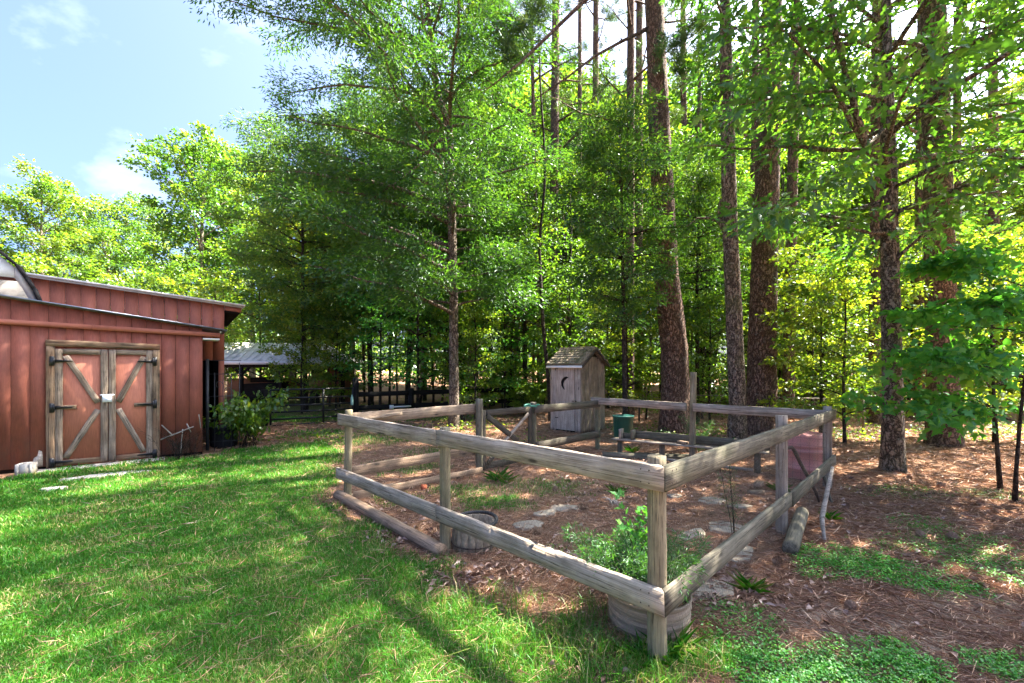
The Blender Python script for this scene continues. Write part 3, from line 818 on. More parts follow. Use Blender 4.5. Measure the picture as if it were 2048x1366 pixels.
wire_run(FN, FRt, nR, 0.056, wire_me)
wire_run(FRt, FB, nBR, -0.052, wire_me, length=1.8)
wire_run(FL, pG0, nBL, 0.05, wire_me)
wire_run(pG1, FB, nBL, 0.05, wire_me)
wire_run(FB, pM, nBR, -0.054, wire_grn, length=0.62)
# square welded wire by the red barrel
S = Soup()
dR = (FRt - FN).normalized()
for k in range(11):
    p = FRt - nBR * 0.06 + (FB - FRt).normalized() * (k * 0.10)
    S.tube([tuple(p + Vector((0, 0, 0.05))), tuple(p + Vector((0.01 * (k % 3), 0, 1.0 + 0.05 * (k % 2))))], 0.0014, 4)
for k in range(10):
    p = FRt - nBR * 0.06 + Vector((0, 0, 0.06 + k * 0.10)); S.tube([tuple(p), tuple(p + (FB - FRt).normalized() * 1.0)], 0.0014, 4)
tag(S.build('welded_wire', M['rusty_iron'], parent=fence), kind='stuff')

# pen gate
gate = empty('pen_gate', pG0, 0, 'weathered wooden pen gate with crossed braces and wire', 'gate')
gd = (pG1 - pG0).normalized(); ga0 = pG0 + gd * 0.085; ga1 = pG1 - gd * 0.085
up = Vector((0, 0, 1))
board('stile', ga0 + up * 0.04, ga0 + up * 0.98, 0.07, 0.035, M['rail_wood_dark'], gate, up=gd)
board('stile', ga1 + up * 0.04, ga1 + up * 0.98, 0.07, 0.035, M['rail_wood_dark'], gate, up=gd)
board('cross_rail', ga0 + gd * 0.037 + up * 0.93, ga1 - gd * 0.037 + up * 0.93, 0.10, 0.03, M['rail_wood_dark'], gate)
board('cross_rail', ga0 + gd * 0.037 + up * 0.10, ga1 - gd * 0.037 + up * 0.10, 0.10, 0.03, M['rail_wood_dark'], gate)
nG = Vector((gd.y, -gd.x, 0))
board('brace', ga0 + gd * 0.06 + nG * 0.02 + up * 0.88, ga1 - gd * 0.30 + nG * 0.02 + up * 0.42, 0.09, 0.025, M['rail_wood_dark'], gate)
board('brace', ga1 - gd * 0.05 + nG * 0.02 + up * 0.86, ga0 + gd * 0.36 + nG * 0.02 + up * 0.40, 0.05, 0.025, M['rail_wood'], gate)
board('brace', ga0 + gd * 0.36 + nG * 0.046 + up * 0.42, ga0 + gd * 0.05 + nG * 0.046 + up * 0.14, 0.07, 0.025, M['rail_wood_dark'], gate)
tag(link(bpy.data.objects.new('wire_panel', wire_me), Matrix.Translation(ga0 - nG * 0.02 + up * 0.02) @ Matrix.Rotation(math.atan2(gd.y, gd.x), 4, 'Z'), gate), kind='stuff')
S = Soup()
th = np.linspace(0, 2 * PI, 28)
for dz in (0.0, 0.018):
    c = lerp(ga1, pG1, 0.5)
    pts = [tuple(c + gd * (0.16 * math.cos(t)) + nG * (0.09 * math.sin(t)) + up * (0.985 + dz + 0.006 * math.sin(3 * t))) for t in th]
    S.tube(pts, 0.008, 6, cap=False)
tag(S.build('rope_loop', M['green_rope'], smooth=True), 'green rope loop tying the wooden pen gate shut', 'rope')

# timber edging outside and inside the pen
log_edge = log('edging_log', gp(*G(676, 998)[:2], 0.05), gp(*G(884, 1112)[:2], 0.05), 0.062, 0.058, M['edging_wood'], None, 18, 0.05)
tag(log_edge, 'long round landscape timber lying along the lawn edge', 'log')
p0, p1 = G(1205, 917), G(1392, 922)
tag(board('edging_board', p0 + up * 0.06, p1 + up * 0.05, 0.13, 0.09, M['rail_wood_mossy_shaded'], None, wear=0.015), 'dark old garden edging board lying in front of the low bench', 'board')
p0, p1 = G(560 + 135, 1002), G(790, 975)
tag(board('edging_board', p0 + up * 0.03, p1 + up * 0.03, 0.07, 0.09, M['rail_wood_tan'], None, wear=0.012), 'pale sunlit edging board on the ground inside the pen corner', 'board')

# ------------------------------------------------------------------ outhouse
OA = math.atan2(-0.681, 0.732)
OW = Matrix.Translation((1.0, 11.5, float(gz(1.4, 11.4)))) @ Matrix.Rotation(OA, 4, 'Z')
oh = empty('outhouse', (0, 0, 0), 0, 'small weathered outhouse with crescent moon door and mossy roof', 'outhouse')
oh.matrix_basis = OW; WM[oh.name] = OW
WD, DP, HE, HR = 0.97, 1.137, 1.74, 2.12
def ol(x, y, z): return OW @ Vector((x, y, z))
S = Soup().prism([(0.03, 0.0), (DP - 0.03, 0.0), (DP - 0.03, HE - 0.03), (DP / 2, HR - 0.06), (0.03, HE - 0.03)], 'x', 0.03, WD - 0.03)
S.build('wall_core', M['dark_inside'], OW, oh)
uF = OW.to_3x3() @ Vector((1, 0, 0)); uS = OW.to_3x3() @ Vector((0, 1, 0))
def vplank(x0, x1, y, z0, z1, mat, par, side=False, xx=0.0, nm='wall_plank'):
    if not side: return board(nm, ol((x0 + x1) / 2, y, z0), ol((x0 + x1) / 2, y, z1), x1 - x0 - 0.004, 0.02, M[mat], par, up=uF, wear=0.003)
    return board(nm, ol(xx, (x0 + x1) / 2, z0), ol(xx, (x0 + x1) / 2, z1), x1 - x0 - 0.004, 0.02, M[mat], par, up=uS, wear=0.003)
vplank(0.0, 0.18, 0.018, 0.02, HE, 'whitewash_wood', oh)
vplank(0.78, 0.97, 0.018, 0.02, HE, 'whitewash_wood', oh)
# door with the crescent cut through it
bm = bmesh.new()
def loop(pts):
    vs = [bm.verts.new((p[0], 0, p[1])) for p in pts]
    return [bm.edges.new((vs[i], vs[(i + 1) % len(vs)])) for i in range(len(vs))]
es = loop([(0.185, 0.05), (0.775, 0.05), (0.775, 1.70), (0.185, 1.70)])
cx, cz, R1 = 0.52, 1.24, 0.175
mo = [(cx + R1 * math.cos(t) * 0.95, cz + R1 * math.sin(t)) for t in np.linspace(rad(62), rad(258), 18)]
x1, z1 = mo[-1]; x0, z0 = mo[0]
inn = []
for t in np.linspace(0, 1, 16)[1:-1]:
    xx = x1 + (x0 - x1) * t; zz = z1 + (z0 - z1) * t; s = math.sin(t * PI) * 0.095
    inn.append((xx - s, zz + s * 0.25))
es += loop(mo + inn)
bmesh.ops.triangle_fill(bm, use_beauty=True, use_dissolve=False, edges=es)
r_ = bmesh.ops.extrude_face_region(bm, geom=bm.faces[:])
bmesh.ops.translate(bm, verts=[v for v in r_['geom'] if isinstance(v, bmesh.types.BMVert)], vec=(0, 0.022, 0))
bmesh.ops.recalc_face_normals(bm, faces=bm.faces)
me = bpy.data.meshes.new('door'); bm.to_mesh(me); bm.free()
wood('whitewash_upright', (0.56, 0.46, 0.37), (0.36, 0.285, 0.225), stain=(0.22, 0.18, 0.14), axis='Z', var=0.15)
od = meshobj('door', me, M['whitewash_upright'], OW @ Matrix.Translation((0, -0.004, 0)), oh)
S = Soup().box((0.74, -0.014, 0.80), (0.05, 0.016, 0.022)); S.box((0.815, -0.004, 0.80), (0.05, 0.02, 0.022)); S.box((0.80, -0.012, 0.77), (0.012, 0.02, 0.10))
S.build('latch', M['rusty_iron'], OW, od)
S = Soup().box((0.22, -0.010, 1.62), (0.10, 0.012, 0.02)); S.box((0.19, -0.008, 1.60), (0.014, 0.012, 0.06)); S.box((0.22, -0.010, 0.35), (0.10, 0.012, 0.02)); S.build('hinge', M['rusty_iron'], OW, od)
n_ = 6
for k in range(n_):
    a0, a1 = k * DP / n_, (k + 1) * DP / n_; mc = (a0 + a1) / 2
    h = HE + (HR - HE) * (1 - abs(mc - DP / 2) / (DP / 2)) - 0.05
    vplank(a0, a1, 0, 0.02, h, 'outhouse_side_wood', oh, True, WD - 0.012)
    vplank(a0, a1, 0, 0.02, h, 'outhouse_side_wood', oh, True, 0.012)
ov = 0.09
rt = empty  # keep linters quiet
pitch_a = math.atan2(HR - HE, DP / 2)
S = Soup()
for sgn in (0, 1):
    e0 = (-ov, HE - ov * math.tan(pitch_a)); r0 = (DP / 2, HR)
    if sgn: e0 = (DP + ov, e0[1])
    S.prism([e0, r0, (r0[0], r0[1] + 0.022), (e0[0], e0[1] + 0.022)], 'x', -ov * 0.6, WD + ov)
rf = S.build('roof', M['outhouse_side_wood'], OW, oh)
m, N, L, b = nodes_of('mossy_shingle')
vec, _ = objcoord(N, L)
a1 = noise_node(N, L, 6, 6, 0.7, vec); a2 = noise_node(N, L, 40, 5, 0.7, vec)
c1 = ramp(N, [(0.3, (0.17, 0.125, 0.08)), (0.7, (0.42, 0.33, 0.22))]); L.new(a2.outputs['Fac'], c1.inputs['Fac'])
c2 = ramp(N, [(0.46, (0, 0, 0)), (0.60, (0.85,) * 3)]); L.new(a1.outputs['Fac'], c2.inputs['Fac'])
L.new(mixc(N, L, c2.outputs['Color'], c1.outputs['Color'], (0.085, 0.085, 0.022)), b.inputs['Base Color'])
b.inputs['Roughness'].default_value = 0.95; bump(N, L, b, a2.outputs['Fac'], 0.8, 0.02)
S = Soup()
rows, cols = 7, 11
for side in (0, 1):
    for q in range(rows):
        for w in range(cols):
            f0 = q / rows
            y = -ov - 0.02 + f0 * (DP / 2 + ov); z = HE - ov * math.tan(pitch_a) + f0 * (DP / 2 + ov) * math.tan(pitch_a) + 0.032 + random.random() * 0.006
            wid = (WD + ov * 1.7) / cols
            R = Matrix.Rotation(pitch_a - 0.09, 4, 'X') if not side else Matrix.Rotation(-pitch_a + 0.09, 4, 'X')
            yy = y + 0.07 if not side else DP - y - 0.07
            S.box((-ov * 0.6 + (w + 0.5) * wid + (0.25 * wid if q % 2 else -0.0) - 0.02, yy, z + 0.055), (wid * 0.93, 0.155, 0.012 + random.random() * 0.006), R, 0.008)
tag(S.build('shingle', M['mossy_shingle'], OW, rf), kind='stuff')
S = Soup().box((WD / 2 + 0.02, -ov + 0.0, HE - ov * math.tan(pitch_a) - 0.02), (WD + ov * 1.6, 0.02, 0.06)); S.build('fascia', M['white_paint'], OW, rf)
for sgn in (0, 1):
    ya, yb = (-ov, DP / 2) if not sgn else (DP + ov, DP / 2)
    S = Soup().prism([(ya, HE - ov * math.tan(pitch_a) - 0.05), (yb, HR - 0.05), (yb, HR + 0.02), (ya, HE - ov * math.tan(pitch_a) + 0.02)], 'x', WD + ov + 0.002, WD + ov + 0.02)
    S.build('barge_board', M['rail_wood_dark'], OW, rf)
S = Soup().prism([(DP / 2 - 0.17, HR - 0.20), (DP / 2 + 0.17, HR - 0.20), (DP / 2, HR - 0.06)], 'x', WD - 0.004, WD + 0.004); S.build('gable_vent', M['dark_inside'], OW, oh)

# ------------------------------------------------------------------ things in and around the pen
bench = empty('plank_bench', gp(2.06, 8.2), 0, 'low weathered plank bench with backboard at the back of the pen', 'bench')
B0, B1 = Vector((1.93, 8.30, 0)), Vector((3.95, 6.72, 0)); bd = (B1 - B0).normalized(); bn = Vector((-bd.y, bd.x, 0)) * 1
W_ = 'rail_wood_mossy_shaded'
board('seat', B0 + up * 0.30, B1 + up * 0.34, 0.20, 0.03, M['rail_wood'], bench, up=bn, wear=0.006)
for t in (0.05, 0.36, 0.66, 0.94):
    p = lerp(B0, B1, t); board('leg', p + up * -0.02, p + up * 0.285 + up * 0.035 * t, 0.09, 0.05, M[W_], bench, up=bd)
board('stretcher', lerp(B0, B1, 0.06) - bn * 0.04 + up * 0.03, lerp(B0, B1, 0.92) - bn * 0.04 + up * 0.05, 0.05, 0.03, M['rail_wood'], bench)
board('backboard', lerp(B0, B1, 0.14) + bn * 0.12 + up * 0.40, lerp(B0, B1, 1.0) + bn * 0.12 + up * 0.42, 0.15, 0.03, M[W_], bench)
for t, dd in ((0.06, 0.0), (0.15, 0.0)):
    p = lerp(B0, B1, t); board('upright', p + up * 0.315, p + up * 0.50 - up * 0.3 * dd, 0.15, 0.04, M['rail_wood' if t < 0.1 else W_], bench, up=bn)
board('box_side', lerp(B0, B1, 0.06) + bn * 0.06 + up * 0.37, lerp(B0, B1, 0.15) + bn * 0.06 + up * 0.37, 0.10, 0.03, M[W_], bench)
S = Soup().box(lerp(B0, B1, 0.50) + up * 0.36, (0.09, 0.19, 0.055), Matrix.Rotation(0.4, 4, 'Z'), 0.008)
tag(S.build('brick', M['edging_wood']), 'small brown block lying on the low bench seat', 'block')

S = Soup(); Rb = 0.295
prof = [(0.27, 0.0), (0.283, 0.02), (0.285, 0.16), (0.303, 0.175), (0.303, 0.20), (0.288, 0.215), (0.288, 0.43), (0.306, 0.445), (0.306, 0.475), (0.289, 0.49), (0.289, 0.52), (0.306, 0.535), (0.306, 0.56), (0.287, 0.575), (0.284, 0.66), (0.272, 0.705), (0.24, 0.735), (0.225, 0.735), (0.22, 0.72), (0.02, 0.715)]
S.lathe([(r, z * 0.93) for r, z in prof], 40)
drum = S.build('plastic_drum', M['barrel_plastic'], Matrix.Translation(gp(4.43, 6.65, -0.01)), None, smooth=True)
tag(drum, 'faded red plastic drum behind the corner of the pen fence', 'barrel')

S = Soup()
for k in range(8): pass
pts = [P(1566, 897, 5.05), P(1574, 896, 5.05), P(1584, 895, 5.06), P(1590, 903, 5.07), P(1600, 925, 5.10), P(1618, 957, 5.16), P(1632, 985, 5.22), P(1638, 1003, 5.28)]
S.tube([tuple(p) for p in pts], [0.017, 0.019, 0.021, 0.022, 0.021, 0.02, 0.018, 0.012], 10)
tag(S.build('bent_bar', M['rusty_iron'], smooth=True), 'bent rusty iron bar leaning over the lower fence rail', 'bar')
board_ = board('scrap_board', gp(3.90, 5.32, -0.03), gp(3.86, 5.40, 0.30), 0.09, 0.02, M['rail_wood_dark'], None, up=(0.7, 0.7, 0), wear=0.02)
tag(board_, 'short dark broken board standing behind the leaning stick', 'board')
S = Soup()
pts = [G(1651, 1087), P(1646, 1060, 4.16), P(1644, 1035, 4.2), P(1648, 1015, 4.28), P(1651, 1000, 4.35), P(1657, 970, 4.45), P(1665, 935, 4.6)]
pts[0].z = -0.02
S.tube([tuple(p) for p in pts], [0.014, 0.019, 0.021, 0.023, 0.021, 0.02, 0.016], 8, rough=0.25, rs=rng)
tag(S.build('leaning_stick', M['stick_wood']), 'crooked pale bare stick standing outside the pen fence', 'stick')
lg = log('cut_log', gp(2.42, 3.80, 0.06), gp(3.17, 4.78, 0.06), 0.063, 0.063, M['rail_wood_mossy_shaded'], None, 18, 0.05)
tag(lg, 'short mossy cut log lying beside the right fence', 'log')

# tub planter in the front corner
tubc = Vector((0.885, 2.83, float(gz(0.885, 2.83)) - 0.02))
tub = empty('tub_planter', tubc, 0, 'tan ribbed tub planter with feathery plant inside the front corner', 'planter')
S = Soup(); pr = []
for k in range(15):
    z = 0.24 * k / 14; pr.append((0.245 + 0.012 * math.sin(k * 1.9) * 0.6 + 0.012 * k / 14, z))
pr += [(0.262, 0.245), (0.245, 0.245), (0.24, 0.17), (0.02, 0.17)]
S.lathe(pr, 40, jit=0.003)
m, N, L, b = nodes_of('stump_tan')
vec, _ = objcoord(N, L)
a1 = noise_node(N, L, 1.0, 5, 0.65, vec, (2.5, 2.5, 55), 1.2)
c1 = ramp(N, [(0.3, (0.17, 0.12, 0.08)), (0.55, (0.28, 0.21, 0.145)), (0.75, (0.38, 0.30, 0.22))]); L.new(a1.outputs['Fac'], c1.inputs['Fac'])
L.new(c1.outputs['Color'], b.inputs['Base Color']); b.inputs['Roughness'].default_value = 0.8; bump(N, L, b, a1.outputs['Fac'], 0.6, 0.01)
S.build('pot', M['stump_tan'], Matrix.Translation(tubc), tub, smooth=True)
S = Soup().lathe([(0.238, 0.18), (0.2, 0.20), (0.02, 0.205)], 20, jit=0.01); S.build('soil', M['soil'], Matrix.Translation(tubc), tub)

hb = Vector((-0.355, 4.07, float(gz(-0.355, 4.07)) - 0.02))
half = empty('half_barrel', hb, 0, 'old half barrel tub with black rubber rim inside the pen', 'planter')
for k in range(18):
    a = 2 * PI * k / 18
    S = Soup(); w = 2 * PI * 0.20 / 18 * 0.97
    S.prism([(-w / 2 * 0.9, 0.0), (w / 2 * 0.9, 0.0), (w / 2, 0.25 + random.random() * 0.006), (-w / 2, 0.25)], 'y', -0.012, 0.010)
    S.build('stave', M['tub_wood'], Matrix.Translation(hb) @ Matrix.Rotation(a, 4, 'Z') @ Matrix.Translation((0, -0.195, 0)) @ Matrix.Rotation(-0.04, 4, 'X'), half)
S = Soup(); S.tube([(0.212 * math.cos(t), 0.212 * math.sin(t), 0.262 + 0.006 * math.sin(2 * t)) for t in np.linspace(0, 2 * PI, 33)], 0.017, 8, cap=False)
S.build('rim', M['black_rubber'], Matrix.Translation(hb), half, smooth=True)
S = Soup(); S.tube([(0.203 * math.cos(t), 0.203 * math.sin(t), 0.07) for t in np.linspace(0, 2 * PI, 33)], 0.008, 6, cap=False)
S.build('hoop', M['rusty_iron'], Matrix.Translation(hb), half)
S = Soup().lathe([(0.19, 0.16), (0.15, 0.19), (0.02, 0.195)], 20, jit=0.01); S.build('soil', M['soil'], Matrix.Translation(hb), half)

stones = [((1055, 1050), 0.20, 0.13, 0.2, 'flat grey stone nearest the half barrel tub'), ((1130, 1017), 0.22, 0.11, 0.1, 'long flat grey stone just behind another in the pen'),
          ((1090, 1028), 0.17, 0.09, 0.5, 'small half buried grey stone between two flat ones'), ((1422, 1002), 0.20, 0.16, 0.3, 'pale mossy flat stone behind the front corner post'),
          ((1350, 993), 0.10, 0.08, 0.3, 'small grey stone just right of the corner post'), ((1452, 1058), 0.22, 0.17, 0.7, 'broad flat stone by the right lower rail'),
          ((1478, 1015), 0.16, 0.08, 0.2, 'thin pale stone half covered in straw by the rail'), ((1385, 1073), 0.22, 0.10, 0.7, 'low buried stone in front of the broad one'),
          ((1478, 1112), 0.24, 0.12, 0.8, 'long grey stone under the right lower rail'), ((1425, 1185), 0.20, 0.12, 0.5, 'flat stone beside the tub planter outside the fence'),
          ((1395, 1150), 0.14, 0.08, 0.4, 'small pale stone under the rail near the tub')]
for k, (p, rx, ry, ro, lb) in enumerate(stones):
    slab('flagstone', G(*p), rx, ry, ro, 0.028, M['flagstone'], lb, 'stone', 'flat stones in the pen', seed=20 + k, dz=-0.006)
S = Soup()
for k, (p, ro, lb) in enumerate((((1512, 990), 0.4, 'lower brick of the pair by the fence post'), ((1522, 985), 0.9, 'brick lying on another by the fence post'))):
    S = Soup().box((0, 0, 0.03), (0.20, 0.095, 0.06), None, 0.008)
    g_ = G(*p)
    tag(S.build('loose_brick', M['edging_wood'], Matrix.Translation((g_.x, g_.y + 0.05 * k, 0.062 * k)) @ Matrix.Rotation(ro, 4, 'Z')), lb, 'brick')
S = Soup().box((0, 0, 0.035), (0.07, 0.07, 0.07), None, 0.02)
tag(S.build('brick_piece', M['brick_red'], Matrix.Translation(G(848, 980)) @ Matrix.Rotation(0.4, 4, 'Z')), 'broken orange red brick piece in the pen', 'brick')

# green bin behind the fence
gb = gp(2.52, 9.9)
S = Soup().lathe([(0.17, 0.0), (0.20, 0.02), (0.225, 0.52), (0.24, 0.53), (0.24, 0.56), (0.225, 0.565), (0.21, 0.5), (0.02, 0.48)], 28)
tag(S.build('green_bin', M['green_plastic'], Matrix.Translation(gb), smooth=True), 'dark green plastic bin behind the fence by the outhouse', 'bin')

# ------------------------------------------------------------------ black gate and plank fence
g0, g1 = Vector((-6.74, 12.2, 0)), Vector((-4.86, 13.35, 0))
bgate = empty('tube_gate', g0, 0, 'black tubular steel field gate with wire mesh', 'gate')
gdv = (g1 - g0).normalized(); zlift = 0.12
for z in (0.0, 0.17, 0.37, 0.55, 0.76, 1.0):
    S = Soup().tube([tuple(g0 + up * (z + 0.02)), tuple(g1 + up * (z + 0.02))], 0.026, 8); S.build('bar', M['black_metal'], parent=bgate, smooth=True)
for t in (0.0, 0.62, 1.0):
    p = lerp(g0, g1, t); S = Soup().box(p + up * 0.51, (0.05, 0.05, 1.05), Matrix.Rotation(math.atan2(gdv.y, gdv.x), 4, 'Z')); S.build('upright', M['black_metal'], parent=bgate)
S = Soup()
Lg = (g1 - g0).length
for k in range(int(Lg / 0.05)):
    p = g0 + gdv * (k * 0.05); S.tube([tuple(p + up * 0.03), tuple(p + up * 0.8)], 0.0016, 3, cap=False)
for k in range(16):
    S.tube([tuple(g0 + up * (0.03 + k * 0.05)), tuple(g1 + up * (0.03 + k * 0.05))], 0.0016, 3, cap=False)
tag(S.build('wire_mesh', M['black_metal'], parent=bgate, fixn=False), kind='stuff')
bf = empty('plank_fence', g1, 0, 'black two rail plank fence running into the wood', 'fence')
ps = [Vector((-4.80, 13.42, 0)), Vector((-3.33, 14.4, 0)), Vector((-1.7, 15.4, 0)), Vector((-0.1, 16.4, 0)), Vector((1.2, 17.2, 0))]
gp0 = Vector((-6.86, 12.12, 0))
for k, p in enumerate([gp0] + ps):
    hh = 1.02 if k == 0 else 1.32 if k == 1 else 0.98
    S = Soup().box((0, 0, hh / 2 - 0.05), (0.15, 0.15, hh + 0.1), None, 0.006); S.build('post', M['black_plank'], Matrix.Translation(gp(p.x, p.y)) @ Matrix.Rotation(0.57, 4, 'Z'), bf)
for a, b_ in zip(ps[:-1], ps[1:]):
    for z in (0.82, 0.40):
        d_ = (b_ - a).normalized(); n_ = Vector((d_.y, -d_.x, 0)) * 0.0
        board('rail', a + d_ * 0.08 + up * z, b_ - d_ * 0.08 + up * z, 0.15, 0.035, M['black_plank'], bf)
S = Soup().lathe([(0.035, 0.0), (0.04, 0.02), (0.04, 0.22), (0.02, 0.27), (0.018, 0.31)], 16)
tag(S.build('hanging_bottle', M['mint_plastic'], Matrix.Translation(P(704, 810, 13.3) ), smooth=True), 'pale mint bottle hung on the black gate post', 'bottle')
S = Soup(); q0, q1 = P(783, 814, 14.0), P(822, 812, 14.3)
S.box(q0, (0.12, 0.1, 0.12), Matrix.Rotation(0.5, 4, 'Z')); S.tube([tuple(q0), tuple(q1)], 0.025, 8)
tag(S.build('pipe_piece', M['white_paint']), 'white pipe piece lying on the black fence rail', 'pipe')

# iron trellis beside the barn corner
tw = Matrix.Translation((-6.03, 8.60, 0)) @ Matrix.Rotation(rad(25), 4, 'Z')
tr = empty('iron_trellis', (0, 0, 0), 0, 'thin black iron trellis panel standing at the barn corner', 'trellis'); tr.matrix_basis = tw; WM[tr.name] = tw
S = Soup().box((0.03, 0, 0.91), (0.05, 0.04, 1.82)); S.build('stanchion', M['iron_grey'], tw, tr)
for xx in (0.15, 0.29, 0.43, 0.57):
    S = Soup().tube([(xx, 0, 0), (xx, 0, 1.55 + 0.2 * (xx > 0.5))], 0.007, 6); S.build('bar', M['iron_grey'], tw, tr)
for zz in (0.18, 0.62, 1.08, 1.52, 1.79):
    S = Soup().tube([(0.03, 0, zz), (0.60, 0, zz)], 0.007, 6); S.build('cross_bar', M['iron_grey'], tw, tr)
S = Soup()
for k in range(3):
    c_ = (0.22 + 0.14 * k, 1.3 - 0.12 * k)
    S.tube([(c_[0] + 0.07 * (1 - t / 9) * math.cos(t), 0, c_[1] + 0.09 * (1 - t / 9) * math.sin(t)) for t in np.linspace(0, 7.5, 22)], 0.005, 5)
S.build('scroll', M['iron_grey'], tw, tr)
S = Soup().lathe([(0.20, 0.0), (0.24, 0.05), (0.25, 0.38), (0.27, 0.40), (0.27, 0.44), (0.24, 0.44), (0.22, 0.35), (0.02, 0.34)], 28)
tag(S.build('black_tub', M['black_rubber'], Matrix.Translation(gp(-5.98, 9.08)), smooth=True), 'black rubber tub behind the iron trellis', 'tub')

# ------------------------------------------------------------------ open shed behind the gate
SW = Matrix.Translation((-12.6, 19.2, 0)) @ Matrix.Rotation(rad(4), 4, 'Z')
sh = empty('open_shed', (0, 0, 0), 0, 'low open sided shed with pale metal roof beyond the gate', 'shed'); sh.matrix_basis = SW; WM[sh.name] = SW
LX = 5.2
V = np.array([(-2, 0, 1.86), (LX, 0, 1.86), (LX, 3.6, 1.86), (-2, 3.6, 1.86), (-2, 1.8, 2.78), (LX - 1.7, 1.8, 2.78),
              (-2, 0, 1.92), (LX, 0, 1.92), (LX, 3.6, 1.92), (-2, 3.6, 1.92), (-2, 1.8, 2.84), (LX - 1.7, 1.8, 2.84)])
S = Soup().add(V, [np.array([(6, 7, 11, 10), (9, 10, 11, 8), (0, 4, 5, 1), (3, 2, 5, 4), (0, 1, 7, 6), (1, 2, 8, 7)]), np.array([(7, 8, 11), (1, 5, 2)])])
rf = S.build('roof', M['roof_metal_pale'], SW, sh, fixn=False)
S = Soup()
for k in range(24):
    xx = -1.9 + k * 0.3
    if xx < LX - 1.7: S.tube([(xx, 0.0, 1.935), (xx, 1.8, 2.855)], 0.016, 4)
tag(S.build('roof_rib', M['roof_metal_pale'], SW, rf), kind='stuff')
S = Soup().box((LX / 2 - 1, -0.03, 1.86), (LX + 2, 0.03, 0.16)); S.build('fascia', M['white_paint'], SW, rf)
for xx in (-1.2, 0.6, 2.3, 3.9, 5.0):
    S = Soup().box((xx, 0.15, 0.9), (0.14, 0.14, 1.8)); S.build('post', M['dark_inside'], SW, sh)
    for s in (-1, 1):
        S = Soup().box((xx + s * 0.24, 0.15, 1.55), (0.08, 0.08, 0.65), Matrix.Rotation(s * 0.8, 4, 'Y')); S.build('brace', M['dark_inside'], SW, sh)
S = Soup().box((LX / 2 - 1, 0.15, 1.72), (LX + 1.6, 0.12, 0.14)); S.build('beam', M['dark_inside'], SW, sh)
S = Soup().box((4.5, 1.2, 0.9), (1.1, 0.06, 1.8)); S.build('wall', M['rust_wall'], SW, sh)
S = Soup().box((0.2, 3.4, 0.55), (4.0, 0.06, 1.1)); S.build('wall', M['rust_wall'], SW, sh)
S = Soup(); S.lathe([(0.02, -0.5), (0.40, -0.5), (0.42, -0.46), (0.42, 0.46), (0.40, 0.5), (0.02, 0.5)], 28)
tag(S.build('rusty_tank', M['rust_wall'], SW @ Matrix.Translation((4.25, -0.25, 1.0)) @ Matrix.Rotation(PI / 2, 4, 'X'), smooth=True), 'round rusty brown tank at the end of the open shed', 'tank')
S = Soup(); S.box((1.2, 1.2, 0.5), (1.6, 0.9, 0.9), None, 0.1); S.box((1.2, 1.2, 1.05), (1.2, 0.5, 0.25), None, 0.1)
tag(S.build('covered_crate', M['dark_inside'], SW), 'dark covered crate stored under the open shed', 'crate')

# ------------------------------------------------------------------ wire boundary fence in the wood
cl = empty('boundary_fence', gp(3.9, 13.4), 0, 'thin silver wire boundary fence among the trees', 'fence')
cp = [Vector((0.2, 16.3, 0)), Vector((2.1, 14.9, 0)), Vector((3.9, 13.4, 0)), Vector((6.3, 12.1, 0)), Vector((8.6, 10.7, 0)), Vector((11.3, 9.75, 0)), Vector((14.0, 9.0, 0))]
for p in cp:
    S = Soup().tube([tuple(gp(p.x, p.y, -0.1)), tuple(gp(p.x, p.y, 0.88))], 0.028, 8); S.build('post', M['iron_grey'] if p.x < 8 else M['wire_metal'], parent=cl, smooth=True)
for a, b_ in zip(cp[:-1], cp[1:]):
    S = Soup().tube([tuple(gp(a.x, a.y, 0.85)), tuple(lerp(gp(a.x, a.y, 0.85), gp(b_.x, b_.y, 0.85), 0.5) + up * -0.012), tuple(gp(b_.x, b_.y, 0.85))], 0.017, 6); S.build('top_rail', M['wire_metal'], parent=cl, smooth=True)
    S = Soup(); d_ = b_ - a; n = int(d_.length / 0.11)
    for k in range(n):
        t0, t1 = k / n, min(1, (k + 6) / n); A_, B_ = lerp(a, b_, t0), lerp(a, b_, t1)
        S.tube([tuple(gp(A_.x, A_.y, 0.03)), tuple(gp(B_.x, B_.y, 0.84))], 0.0018, 3, cap=False)
        S.tube([tuple(gp(A_.x, A_.y, 0.84)), tuple(gp(B_.x, B_.y, 0.03))], 0.0018, 3, cap=False)
    tag(S.build('wire_mesh', M['wire_metal'], parent=cl, fixn=False), kind='stuff')
#PART2
# ------------------------------------------------------------------ foliage tools
OUTL = {
    'diamond': None,
    'oak': [(0, .02), (.26, .22), (.38, .10), (.58, .32), (.72, .13), (1, .04)],
    'maple': [(0, .02), (.06, .34), (.20, .18), (.40, .52), (.55, .20), (1, 0)],
    'round': [(0, .12), (.10, .40), (.45, .50), (.80, .25), (1, 0)],
}
def nrm(a): return a / (np.linalg.norm(a, axis=-1, keepdims=True) + 1e-9)

